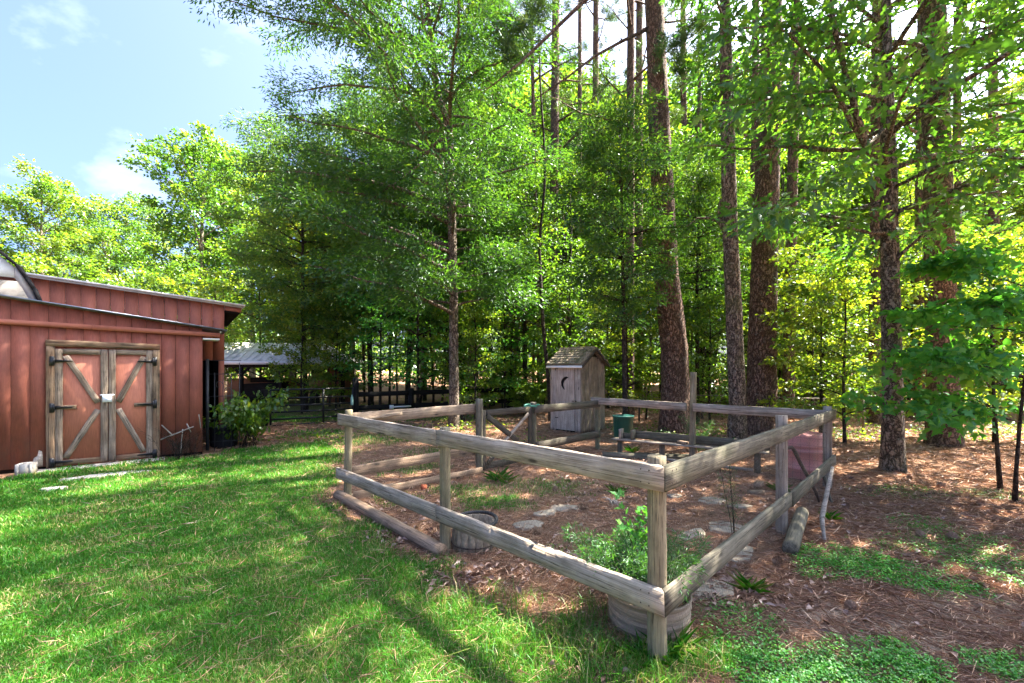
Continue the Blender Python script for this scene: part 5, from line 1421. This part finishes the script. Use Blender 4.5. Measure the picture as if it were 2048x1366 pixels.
for lst, dy in (([(1774, 110), (1690, 70), (1570, 50), (1440, 60)], -1.2), ([(1774, 150), (1850, 90), (1950, 60), (2060, 40)], -1.0), ([(1776, 260), (1860, 230), (1960, 215), (2080, 200)], -1.3), ([(1774, 60), (1700, 0), (1600, -40), (1500, -30)], -0.3), ([(1775, 200), (1680, 180), (1580, 190), (1480, 210)], -1.0), ([(1777, 380), (1880, 330), (1980, 310), (2060, 320)], -1.6)):
    add_limb(t, b4, lst, 7.0, dy, 0.03, 0.01, 0.3, 0.6, 2)
t.leaf(18, 0.44, 0.36, 0.19, 0.13, 'oak', tint0=0.45)
plant('oak_tree', t.meshes('oak', 'oak_bark', 'oak_leaf'), b4, 0, 1, 'slim grey barked oak with large lobed leaves right of the pen', 'tree')
# an oak standing right of the view, its boughs reaching in
bo = gp(9.3, 6.2)
t = gen(503, 11.5, 0.18, 3.2, 40, 3.8, even, 0.25, 0.0, 0.45, 0.8, 2, 16, 0.5, 0.4, 0.20, 0.14, 'oak', 'oak_bark', 'oak_leaf', 'oak')
om = t.meshes('oak', 'oak_bark', 'oak_leaf')
plant('oak_tree', om, bo, 0.4, 1, 'big leafed oak whose boughs reach in at the upper right', 'tree')

# ---- the big willow oak and its neighbours
b9 = gp(*P(908, 850, 12.1)[:2])
def wsp(a):
    c = math.cos(a); return 1.0 + (0.18 * max(0, -c)) - 0.42 * max(0, c)
t = gen(601, 17.5, 0.13, 3.0, 96, 4.5, even, 0.25, 0.0, 0.34, 0.8, 3, 54, 0.44, 0.5, 0.13, 0.036, 'diamond', 'oak_bark', 'willow_leaf', 'willow_oak', spread=wsp,
        path=[(0, 0, -0.2)] + rel(b9, [(908, 800), (907, 560), (903, 380), (900, 260)], 12.1) + [(-0.55, 0.1, 9.6), (-0.75, 0, 12), (-0.7, 0, 17.5)], radii=[0.14, 0.135, 0.115, 0.10, 0.085, 0.07, 0.05, 0.02], fine=True, sides=24, tint0=0.42, up=0.5)
add_limb(t, b9, [(902, 262), (880, 200), (868, 120), (845, 40), (835, -40)], 12.1, -0.4, 0.06, 0.03, 0.6, 0.6, 1)
add_limb(t, b9, [(868, 215), (840, 205), (800, 190)], 12.0, -0.4, 0.035, 0.012, 0.5, 0.6, 1)
add_limb(t, b9, [(904, 360), (870, 345), (838, 330), (800, 360), (740, 400)], 12.0, -1.0, 0.04, 0.012, 0.4, 0.7, 3)
t.leaf(54, 0.42, 0.45, 0.13, 0.036, tint0=0.42, up=0.5)
wm = t.meshes('willow_oak', 'oak_bark', 'willow_leaf')
plant('willow_oak', wm, b9, 0, 1, 'big dark willow oak with slim tan trunk and wide left crown', 'tree')
t = gen(602, 11.5, 0.10, 2.7, 62, 3.4, dome, 0.2, -0.1, 0.40, 0.75, 3, 44, 0.46, 0.5, 0.14, 0.042, 'diamond', 'dark_bark', 'willow_leaf', 'willow_oak', tint0=0.45, up=0.5)
wm2 = t.meshes('willow_oak', 'dark_bark', 'willow_leaf')
for px, Y, s, rz, lb in ((742, 18.5, 1.1, 0.5, 'dense dark willow oak right of the pale shed roof'), (612, 17.5, 0.92, 2.2, 'dense dark willow oak in front of the pale shed roof'), (815, 19, 1.1, 4.1, 'willow oak deep behind the slim tan trunk'), (985, 19.0, 0.95, 1.4, 'willow oak standing left of the outhouse in the wood')):
    p = P(px, 700, Y); plant('willow_oak', wm2, gp(p.x, p.y), rz, s, lb, 'tree')
t = gen(603, 7.2, 0.05, 2.5, 56, 1.35, even, 0.2, -0.25, 0.30, 0.45, 3, 32, 0.27, 0.6, 0.12, 0.03, 'diamond', 'dark_bark', 'willow_leaf', 'young_willow_oak', tint0=0.36, up=0.4)
wy = t.meshes('young_willow_oak', 'dark_bark', 'willow_leaf')
p = P(1250, 800, 10.3); plant('willow_oak', wy, gp(p.x, p.y), 0.3, 1, 'young blue green willow oak beside the thickest pine', 'tree')
p = P(1395, 800, 13.0); plant('willow_oak', wy, gp(p.x, p.y), 2.3, 1.05, 'young willow oak in the gap right of the thickest pine', 'tree')

# ---- bright maples by the black fence
t = gen(604, 5.2, 0.05, 0.7, 34, 1.9, even, 0.3, -0.15, 0.36, 0.55, 2, 13, 0.34, 0.3, 0.11, 0.085, 'maple', 'dark_bark', 'maple_leaf', 'maple', tint0=0.62)
mm = t.meshes('maple', 'dark_bark', 'maple_leaf')
for px, Y, s, lb in ((835, 14.6, 1.0, 'bright green maple sapling leaning over the black plank fence'), (760, 16.0, 0.9, 'smaller bright maple behind the black gate post'), (1010, 15.5, 0.85, 'bright maple sapling behind the pen gate')):
    p = P(px, 700, Y); plant('maple_sapling', mm, gp(p.x, p.y), px, s, lb, 'sapling')
# ---- near maple at the right edge
bm_ = gp(6.15, 5.35)
t = Tree(605); t.trunk([(0, 0, -0.1), (0.02, 0, 0.8), (0.1, -0.05, 1.6), (0.2, 0, 2.6)], [0.022, 0.018, 0.014, 0.006], 8)
for az, z, L, e0, e1, g_ in ((PI - 0.1, 0.7, 1.7, 0.25, -0.12, 0.2), (PI + 0.25, 0.95, 1.55, 0.25, -0.1, 0.2), (PI - 0.45, 1.1, 1.4, 0.25, 0.0, 0.2), (PI + 0.7, 1.2, 1.2, 0.2, 0.1, 0.22), (PI, 1.5, 1.35, 0.3, 0.0, 0.2), (PI + 0.4, 1.8, 1.1, 0.35, 0.1, 0.2),
                             (PI - 0.6, 1.9, 1.0, 0.3, 0.1, 0.2), (0.2, 1.6, 1.0, 0.3, 0.1, 0.25), (PI, 2.2, 0.8, 0.4, 0.1, 0.2), (1.2, 1.3, 1.0, 0.3, 0.1, 0.3), (PI + 1.2, 1.6, 0.9, 0.3, 0.1, 0.25)):
    q, rr = t.at(z); pts = t.limb(q, az, L, e0, e1, 0.010, 7, 0.08, 5); t.sprays(pts, g_, 0.36, 0.3, 2, 0.004)
t.leaf(11, 0.24, 0.6, 0.12, 0.11, 'maple', tint0=0.6, tsd=0.18, droop=0.3, up=0.55)
plant('maple_sapling', t.meshes('maple', 'dark_bark', 'maple_leaf'), bm_, 0, 1, 'near maple sapling with large star leaves at the right', 'sapling')
br_ = gp(6.6, 5.9)
t = Tree(606); t.trunk([(0, 0, -0.1), (-0.1, 0, 1.2), (-0.05, 0.1, 2.9)], [0.025, 0.02, 0.008], 8)
for k in range(18):
    q, rr = t.at(0.9 + 2.0 * k / 18); pts = t.limb(q, PI + t.r.normal(0, 0.9), t.r.uniform(0.7, 1.25), 0.3, -0.05, 0.009, 6, 0.1, 5); t.sprays(pts, 0.2, 0.3, 0.25, 2, 0.004)
t.leaf(14, 0.22, 0.3, 0.09, 0.09, 'round', tint0=0.5, tsd=0.12, droop=0.25, up=0.8)
plant('redbud_sapling', t.meshes('redbud', 'dark_bark', 'maple_leaf'), br_, 0, 1, 'dense dark round leafed sapling at the right edge', 'sapling')
# more of the wood to the right of the view, whose crowns shade the clearing
for x_, y_, rz, s, ms in ((11.5, 2.4, 3.3, 1.0, om),):
    plant('oak_tree', ms, gp(x_, y_), rz, s, 'big leafed oak in the dense wood at the right', 'tree', 'oaks at the right edge of the wood')

# ------------------------------------------------------------------ bushes and plants near the barn and in the pen
t = Tree(701)
for k in range(26):
    az = t.r.uniform(0, 6.28); pts = t.limb((t.r.normal(0, 0.15), t.r.normal(0, 0.15), 0.0), az, t.r.uniform(0.7, 1.35), 1.2, 0.1, 0.009, 7, 0.14, 5); t.sprays(pts, 0.18, 0.22, 0.25, 2, 0.003)
t.leaf(6, 0.16, 0.6, 0.09, 0.07, 'round', tint0=0.6, tsd=0.2, up=0.7)
tm = t.meshes('bush', 'dark_bark', 'forest_leaf')
plant('leafy_bush', tm, gp(-5.55, 9.15), 0.4, 0.8,  'sprawling green bush growing through the iron trellis by the barn', 'bush', crown='foliage', trunk='stems', sz=1.3)
t = Tree(702)
for k in range(34):
    az = t.r.uniform(0, 6.28); pts = t.limb((t.r.normal(0, 0.12), t.r.normal(0, 0.08), 0.0), az, t.r.uniform(0.3, 0.75), 1.3, 0.7, 0.005, 6, 0.25, 4)
    for j in range(4): t.limb(pts[t.r.integers(2, 6)], az + t.r.normal(0, 1), 0.2, 0.8, 0.4, 0.003, 3, 0.3, 3)
plant('dead_bush', t.meshes('dead_bush', 'dead_twig' if False else 'dark_bark', 'forest_leaf'), BW @ Vector((-0.33, -0.22, 0)), 0, 1, 'bare brown twiggy bush against the red wall by the doors', 'bush', trunk='stems')
# pieces of broken lattice leaning on the wall
lw = BW @ Matrix.Translation((-0.50, -0.10, 0.0))
la = empty('broken_lattice', (0, 0, 0), 0, 'broken bare wooden lattice sticks by the shed doors', 'lattice'); la.matrix_basis = lw; WM[la.name] = lw
for a, b_ in (((-0.12, 0, 0.36), (0.36, -0.03, 0.56)), ((-0.10, 0.02, 0.62), (0.06, 0.0, 0.42)), ((0.26, 0, 0.62), (0.32, -0.02, 0.46)), ((0.44, 0, 0.78), (0.47, 0, 0.52)), ((0.16, 0.03, 0.0), (0.20, 0.03, 0.52))):
    board('stick', lw @ Vector(a), lw @ Vector(b_), 0.022, 0.012, M['stick_wood'], la, wear=0.003)

# feathery plant in the tub
t = Tree(710)
for k in range(64):
    az = t.r.uniform(0, 6.28); pts = t.limb((t.r.normal(0, 0.09), t.r.normal(0, 0.09), 0.0), az, t.r.uniform(0.22, 0.50), 1.25, 0.35, 0.003, 6, 0.15, 3); t.sprays(pts, 0.05, 0.07, 0.25, 2, 0.0012)
t.leaf(20, 0.05, 0.8, 0.04, 0.0065, tint0=0.65, tsd=0.25, up=0.3)
plant('feathery_plant', t.meshes('feathery', 'dark_bark', 'fern_leaf'), tubc + Vector((0, 0, 0.19)), 0, 1, 'soft feathery green plant filling the front tub planter', 'plant', crown='foliage', trunk='stems')
t = Tree(711)
for k in range(5):
    pts = t.limb((t.r.normal(0, 0.03), 0, 0), t.r.uniform(0, 6), t.r.uniform(0.35, 0.62), 1.45, 1.2, 0.004, 6, 0.08, 4); t.sprays(pts, 0.07, 0.07, 0.45, 2, 0.002)
t.leaf(2, 0.03, 0.5, 0.055, 0.05, 'maple', tint0=0.55, up=0.9)
plant('leafy_weed', t.meshes('weed', 'dark_bark', 'maple_leaf'), tubc + Vector((-0.06, 0.12, 0.19)), 0, 1, 'taller lobed leaf weed standing in the tub planter', 'plant', crown='foliage', trunk='stems')

def dogfennel(seed, n, h, spread_):
    t = Tree(seed)
    for k in range(n):
        az = t.r.uniform(0, 6.28); pts = t.limb((0, 0, 0), az, h * t.r.uniform(0.6, 1.1), 1.5 - spread_, 1.2 - spread_, 0.004, 7, 0.06, 4); t.sprays(pts, 0.05, 0.05, 0.2, 2, 0.001)
    t.leaf(5, 0.03, 0.9, 0.05, 0.003, tint0=0.6, up=0.2)
    return t.meshes('fennel', 'fern_stem', 'fern_leaf')
plain('fern_stem', (0.07, 0.12, 0.035), 0.8)
f_ = dogfennel(720, 16, 0.75, 0.25)
plant('wispy_weed', f_, gp(*G(1398, 905)[:2]), 0, 1, 'wispy upright green weed in front of the low bench', 'plant', crown='foliage', trunk='stems')
t = Tree(721)
for k in range(3):
    pts = t.limb((0, 0, 0), t.r.uniform(0, 6), 0.75 + 0.1 * k, 1.5, 1.35, 0.006, 7, 0.06, 4); t.sprays(pts, 0.07, 0.09, 0.35, 2, 0.0015)
t.leaf(5, 0.05, 0.9, 0.05, 0.003, tint0=0.35, up=0.2)
plant('wispy_weed', t.meshes('thin_weed', 'dark_bark', 'fern_leaf'), gp(*G(1470, 1120)[:2]), 0.3, 1, 'thin dark stemmed weed rising through the right rails', 'plant', crown='foliage', trunk='stems')
# pale dried plant
t = Tree(722)
for k in range(26):
    t.limb((t.r.normal(0, 0.02), t.r.normal(0, 0.02), 0.02), t.r.uniform(0, 6.28), t.r.uniform(0.10, 0.2), t.r.uniform(0.2, 1.4), -0.8, 0.006, 5, 0.2, 4)
tm = t.T.mesh('dried'); tm.materials.append(M['wire_metal'])
plain('dried_stalk', (0.42, 0.36, 0.30), 0.9); tm.materials[0] = M['dried_stalk']
plant('dried_plant', (tm, None), gp(*G(1226, 1010)[:2]), 0, 1, 'pale dried up plant drooping in the pen', 'plant', trunk='stems')
# grassy tufts and lily leaves in the pen
def tuft(seed, n, h, w):
    t = Tree(seed); r = t.r
    az = r.uniform(0, 6.28, n); D = np.stack([np.cos(az), np.sin(az), r.uniform(0.7, 2.2, n)], 1)
    t.L.append(leaves_np(r.normal(0, 0.03, (n, 3)) * [1, 1, 0], D, np.stack([-np.cos(az), -np.sin(az), np.full(n, 0.8)], 1) + r.normal(0, .2, (n, 3)), h * r.uniform(0.5, 1.1, n), w, np.clip(r.normal(0.5, 0.25, n), 0, 1), droop=0.35))
    S = Soup()
    for V, F, a in t.L: S.add(V, F, a)
    me = S.mesh('tuft', 'tint'); me.materials.append(M['grass_blade']); return me
tf = [tuft(730 + k, 40, 0.24, 0.008) for k in range(2)]
for k, (px, py, s, lb) in enumerate(((998, 962, 1.1, 'tall grass tuft behind the middle of the front rail'), (1012, 966, 0.8, 'smaller grass tuft beside a taller one in the pen'), (1232, 985, 0.7, 'green leaf tuft by the pale dried plant'), (1265, 905, 0.8, 'green tuft under the low bench'),
                              (1560, 985, 0.8, 'grass tuft at the foot of the right middle post'), (1290, 1320, 0.7, 'grass tuft at the foot of the front corner post'), (1352, 1310, 0.9, 'grass tuft right of the front corner post'), (1660, 1040, 0.6, 'small green tuft by the leaning stick'),
                              (1500, 1185, 0.7, 'grass tuft below the right lower rail'))):
    g_ = G(px, py); o = meshobj('grass_tuft', tf[k % 2], None, Matrix.Translation(gp(g_.x, g_.y)) @ Matrix.Rotation(k, 4, 'Z') @ Matrix.Diagonal((s, s, s, 1)))
    tag(o, lb, 'grass tuft')

# ------------------------------------------------------------------ ground cover
def scatter(n, xr, yr, dens, r, falloff=1.0):
    """points with density falling off with distance from the clearing's front"""
    u = r.random(n); y = yr[0] * (yr[1] / yr[0]) ** u if falloff else yr[0] + (yr[1] - yr[0]) * u
    x = xr[0] + (xr[1] - xr[0]) * r.random(n)
    x = x * np.clip(y * 0.32 + 0.25, 0.4, 3.0) / 3.0 if falloff else x
    k = r.random(n) < dens(x, y)
    return x[k], y[k]
def blade_mesh(nm, x, y, h, w, tint, r, mat, lean=0.5, z0=0.0):
    n = len(x); z = gz(x, y) + (fbm(x * 7, y * 7) - 0.5) * 0.018 + z0
    az = r.uniform(0, 2 * PI, n); a2 = r.uniform(0, 2 * PI, n); ln = np.abs(r.normal(0, lean, n)) + 0.08
    sd = np.stack([np.cos(a2), np.sin(a2), np.zeros(n)], 1) * (w * 0.5)[:, None]
    dr = np.stack([np.cos(az), np.sin(az), np.zeros(n)], 1)
    b_ = np.stack([x, y, z - 0.004], 1)
    m_ = b_ + dr * (h * ln * 0.30)[:, None] + np.array([0, 0, 1]) * (h * 0.58)[:, None]
    tp = b_ + dr * (h * ln)[:, None] + np.array([0, 0, 1]) * (h * (0.98 - 0.25 * np.clip(ln, 0, 1.5)))[:, None]
    V = np.stack([b_ - sd, b_ + sd, m_ + sd * 0.8, m_ - sd * 0.8, tp], 1).reshape(-1, 3)
    q = (np.arange(n) * 5)[:, None]
    me = np_mesh(nm, V, [q + np.array([[0, 1, 2, 3]]), q + np.array([[3, 2, 4]])], {'tint': np.repeat(tint, 5)})
    me.materials.append(M[mat]); return me
rg = np.random.default_rng(91)
X1, Y1 = scatter(500000, (-13, 7.5), (1.9, 15), grass_amt, rg)
d = np.hypot(X1, Y1); n = len(X1)
dry = np.clip((fbm(X1 * 1.7 + 31, Y1 * 1.7) - 0.44) * 3.2, 0, 1)
edge = 1 - np.clip(poly_sd(X1, Y1, LAWN) / 0.5, 0, 1)
tint = np.clip(0.30 + 0.22 * fbm(X1 * 0.9, Y1 * 0.9) + rg.normal(0, 0.14, n) + (rg.random(n) < (0.06 + 0.34 * dry)) * rg.uniform(0.35, 0.6, n), 0, 1)
h = (0.035 + 0.03 * rg.random(n)) * (1 + 0.5 * edge * rg.random(n)) * (0.85 + 0.05 * np.clip(d - 4, 0, 6))
w = 0.0042 + 0.00095 * np.clip(d - 2.5, 0, 12)
o = meshobj('lawn_grass', blade_mesh('lawn_grass', X1, Y1, h, w, tint, rg, 'grass_blade', 0.75)); tag(o, 'short mown green lawn with dry yellow patches', 'grass', kind='stuff')
# taller rough grass where the lawn meets the fence foot
ROUGH = [((1130, 1300), 0.45, 0.28, 1.0), ((1290, 1345), 0.35, 0.16, 1.0), ((980, 1210), 0.35, 0.25, 0.6), ((1400, 1330), 0.25, 0.12, 0.7), ((760, 1070), 0.5, 0.12, 0.25), ((1180, 1240), 0.25, 0.2, 0.5)]
X2, Y2 = scatter(130000, (-6, 6), (1.9, 6), lambda a, c: blobs(a, c, ROUGH) * 0.45, rg)
n = len(X2)
o = meshobj('rough_grass', blade_mesh('rough_grass', X2, Y2, 0.07 + 0.09 * rg.random(n), np.full(n, 0.0042), np.clip(rg.normal(0.5, 0.2, n) + (rg.random(n) < 0.3) * 0.35, 0, 1), rg, 'grass_blade', 0.8)); tag(o, 'longer ragged grass round the front corner post', 'grass', kind='stuff')
# pine straw
def straw_d(x, y): return np.clip(1.0 - 0.9 * grass_amt(x, y) - 0.65 * clover_amt(x, y) - 0.45 * blobs(x, y, DIRT), 0.04, 1)
X3, Y3 = scatter(210000, (-8, 13.5), (1.95, 17), straw_d, rg)
n = len(X3); d = np.hypot(X3, Y3)
k = (np.abs(X3) > -1); z = gz(X3, Y3) + (fbm(X3 * 7, Y3 * 7) - 0.5) * 0.018
az = rg.uniform(0, 2 * PI, n) + 2.0 * fbm(X3 * 3, Y3 * 3)
D = np.stack([np.cos(az), np.sin(az), rg.normal(0.0, 0.13, n)], 1)
Pt = np.stack([X3, Y3, z + 0.004 + 0.014 * rg.random(n)], 1)
V, F, tt = leaves_np(Pt, D, np.array([0, 0, 1.0]) + rg.normal(0, 0.5, (n, 3)), 0.10 + 0.12 * rg.random(n), 0.0026 + 0.0009 * np.clip(d - 2.5, 0, 14), np.clip(rg.normal(0.45, 0.22, n), 0, 1), droop=0.06)
me = np_mesh('pine_straw', V, F, {'tint': tt}); me.materials.append(M['straw_needle'])
tag(meshobj('pine_straw', me), 'reddish brown fallen pine needles covering the ground', 'pine straw', kind='stuff')
# dry leaves
LEAFY = [((830, 1070), 0.6, 0.4, 1.0), ((960, 1150), 0.5, 0.3, 0.8), ((1250, 970), 1.6, 1.0, 0.3), ((1450, 1180), 0.7, 0.4, 0.5), ((1640, 1010), 1.0, 0.7, 0.35), ((800, 1000), 0.7, 0.5, 0.6), ((1850, 900), 3, 1.5, 0.25), ((1100, 1130), 0.8, 0.4, 0.5), ((560, 880), 1.2, 0.7, 0.3), ((420, 915), 0.4, 0.25, 0.6)]
X4, Y4 = scatter(26000, (-8, 10), (2.0, 15), lambda a, c: np.maximum(blobs(a, c, LEAFY), 0.10 * np.clip(straw_d(a, c) - 0.3, 0, 1)), rg)
n = len(X4); az = rg.uniform(0, 6.28, n)
V, F, tt = leaves_np(np.stack([X4, Y4, gz(X4, Y4) + 0.012 + 0.02 * rg.random(n)], 1), np.stack([np.cos(az), np.sin(az), rg.normal(0.1, 0.25, n)], 1), np.array([0, 0, 1.0]) + rg.normal(0, 0.4, (n, 3)), 0.04 + 0.05 * rg.random(n), 0.02 + 0.025 * rg.random(n), np.clip(rg.normal(0.5, 0.25, n), 0, 1), droop=0.35, fold=0.35)
me = np_mesh('dry_leaves', V, F, {'tint': tt}); me.materials.append(M['dry_leaf'])
tag(meshobj('dry_leaves', me), 'scattered curled dry brown leaves on the straw', 'dry leaves', kind='stuff')
# clover
X5, Y5 = scatter(330000, (-2, 10), (1.95, 6.5), lambda a, c: clover_amt(a, c) * (0.35 + 0.65 * (fbm(a * 9, c * 9) > 0.46)), rg)
n = len(X5); az = rg.uniform(0, 6.28, n)
V, F, tt = leaves_np(np.stack([X5, Y5, gz(X5, Y5) + 0.012 + 0.035 * rg.random(n) ** 1.5], 1), np.stack([np.cos(az), np.sin(az), rg.normal(0.1, 0.2, n)], 1), np.array([0, 0, 1.0]) + rg.normal(0, 0.35, (n, 3)), 0.011 + 0.010 * rg.random(n), 0.009 + 0.008 * rg.random(n), np.clip(rg.normal(0.5, 0.22, n), 0, 1), droop=0.15)
me = np_mesh('clover_patch', V, F, {'tint': tt}); me.materials.append(M['clover_leaf'])
tag(meshobj('clover_patch', me), 'bright green low clover patches on the bare ground', 'clover', kind='stuff')
# low weeds on the floor of the wood
X6, Y6 = scatter(60000, (-7, 30), (9, 22), lambda a, c: np.clip((fbm(a * 0.9 + 50, c * 0.9) - 0.50) * 4, 0, 0.8) * (c > 9.6) * (np.abs(a - 1.7) > 0.9), rg, falloff=1)
n = len(X6); az = rg.uniform(0, 6.28, n)
V, F, tt = leaves_np(np.stack([X6, Y6, gz(X6, Y6) + 0.02 + 0.16 * rg.random(n) ** 2], 1), np.stack([np.cos(az), np.sin(az), rg.normal(0.2, 0.3, n)], 1), np.array([0, 0, 1.0]) + rg.normal(0, 0.4, (n, 3)), 0.05 + 0.05 * rg.random(n), 0.035 + 0.03 * rg.random(n), np.clip(rg.normal(0.5, 0.22, n), 0, 1), droop=0.15)
me = np_mesh('forest_weeds', V, F, {'tint': tt}); me.materials.append(M['forest_leaf'])
tag(meshobj('forest_weeds', me), 'low green weeds on the forest floor', 'weeds', kind='stuff')
# pine cones
S = Soup(); rc = np.random.default_rng(5)
for k in range(48):
    f = k / 48; a = k * 2.4; rr = 0.026 * math.sin(min(1, f * 1.15 + 0.15) * PI * 0.9 + 0.2)
    c = np.array([math.cos(a) * rr, math.sin(a) * rr, 0.075 * f]); o_ = np.array([math.cos(a), math.sin(a), 0.45]) * 0.016
    sd = np.array([-math.sin(a), math.cos(a), 0]) * 0.008; up_ = np.array([0, 0, 0.004])
    S.add(np.array([c * [0.3, 0.3, 1] - sd * 0.4, c * [0.3, 0.3, 1] + sd * 0.4, c + o_ + sd, c + o_ - sd, c + o_ * 1.05 + up_ * 2]), [np.array([(0, 1, 2, 3)]), np.array([(3, 2, 4)])])
S.lathe([(0.006, 0), (0.014, 0.03), (0.004, 0.075)], 8)
cone_me = S.mesh('pine_cone'); cone_me.materials.append(M['cone_scale'])
CONES = [(1178, 1022, 'just right of the long grey stone'), (1160, 1018, 'on the end of the long grey stone'), (1142, 1082, 'in the open pen floor below the grey stones'), (1082, 1072, 'in front of the stone nearest the half barrel'),
         (1690, 1015, 'just right of the leaning stick'), (1905, 1085, 'right of the upper clover patch'), (2025, 990, 'at the far right edge on the straw'), (1820, 960, 'at the foot of the grey barked oak'),
         (1560, 1135, 'just below the cut log'), (1370, 1185, 'behind the tub planter'), (1345, 970, 'behind the front corner post top'), (1415, 1035, 'between the pale and the broad flat stones'),
         (660, 868, 'first of three between bush and pen'), (672, 880, 'middle of three between bush and pen'), (655, 892, 'nearest of three between bush and pen'), (590, 872, 'below the black tube gate'),
         (1740, 985, 'on the straw left of the grey barked oak'), (1880, 975, 'on the straw before the near maple'), (1960, 1010, 'on the straw under the near maple'), (1300, 955, 'hidden close behind the top rail corner'),
         (1110, 985, 'near the green weeds inside the pen'), (1170, 1290, 'in rough grass left of the corner post'), (1840, 1080, 'at the edge of the upper clover patch'), (1700, 1225, 'on bare dirt between the two clover patches')]
for k, (px, py, lb) in enumerate(CONES):
    g_ = G(px, py); s = rc.uniform(0.8, 1.2)
    o = link(bpy.data.objects.new('pine_cone', cone_me), Matrix.Translation(gp(g_.x, g_.y, 0.03)) @ Matrix.Rotation(rc.uniform(0, 6), 4, 'Z') @ Matrix.Rotation(1.3 + rc.uniform(-.3, .3), 4, 'X') @ Matrix.Diagonal((s, s, s, 1)))
    tag(o, 'brown pine cone ' + lb, 'pine cone', 'fallen pine cones')
# fallen twigs
for k, (px, py, L_, a_, lb) in enumerate(((1840, 993, 0.5, 0.1, 'thin fallen twig on the straw right of the slim oak'), (1130, 1005, 0.45, 0.6, 'dark fallen twig beside the grey stones'), (1410, 1065, 0.5, 0.9, 'dark twig among the stones near the right rail'), (1000, 935, 0.6, 0.3, 'thin branch lying near the pen gate'), (1640, 1150, 0.3, 2.0, 'short twig by the cut log'))):
    g_ = G(px, py); t = Tree(800 + k); t.limb((0, 0, 0.015), a_, L_, 0.05, 0.0, 0.007, 7, 0.2, 5); t.limb((L_ * 0.4 * math.cos(a_), L_ * 0.4 * math.sin(a_), 0.02), a_ + 0.7, L_ * 0.4, 0.1, 0, 0.004, 4, 0.2, 4)
    me = t.T.mesh('fallen_twig'); me.materials.append(M['dark_bark']); tag(link(bpy.data.objects.new('fallen_twig', me), Matrix.Translation(gp(g_.x, g_.y))), lb, 'twig')

# where look and neighbours leave labels equal, say which one by its place
same = {}
for o in COL.objects:
    if o.parent is None and 'label' in o and 'category' in o: same.setdefault(o['label'], []).append(o)
ORD = ['leftmost', 'second from left', 'third from left', 'fourth from left', 'fifth from left', 'sixth from left', 'seventh from left', 'eighth from left']
for lb, os_ in same.items():
    if 1 < len(os_) <= len(ORD) and len(lb.split()) <= 11:
        for k, o in enumerate(sorted(os_, key=lambda q: q.matrix_basis.translation.x / max(0.5, q.matrix_basis.translation.y))):
            o['label'] = lb + ', ' + (ORD[k] if len(os_) > 2 else ('left one', 'right one')[k])
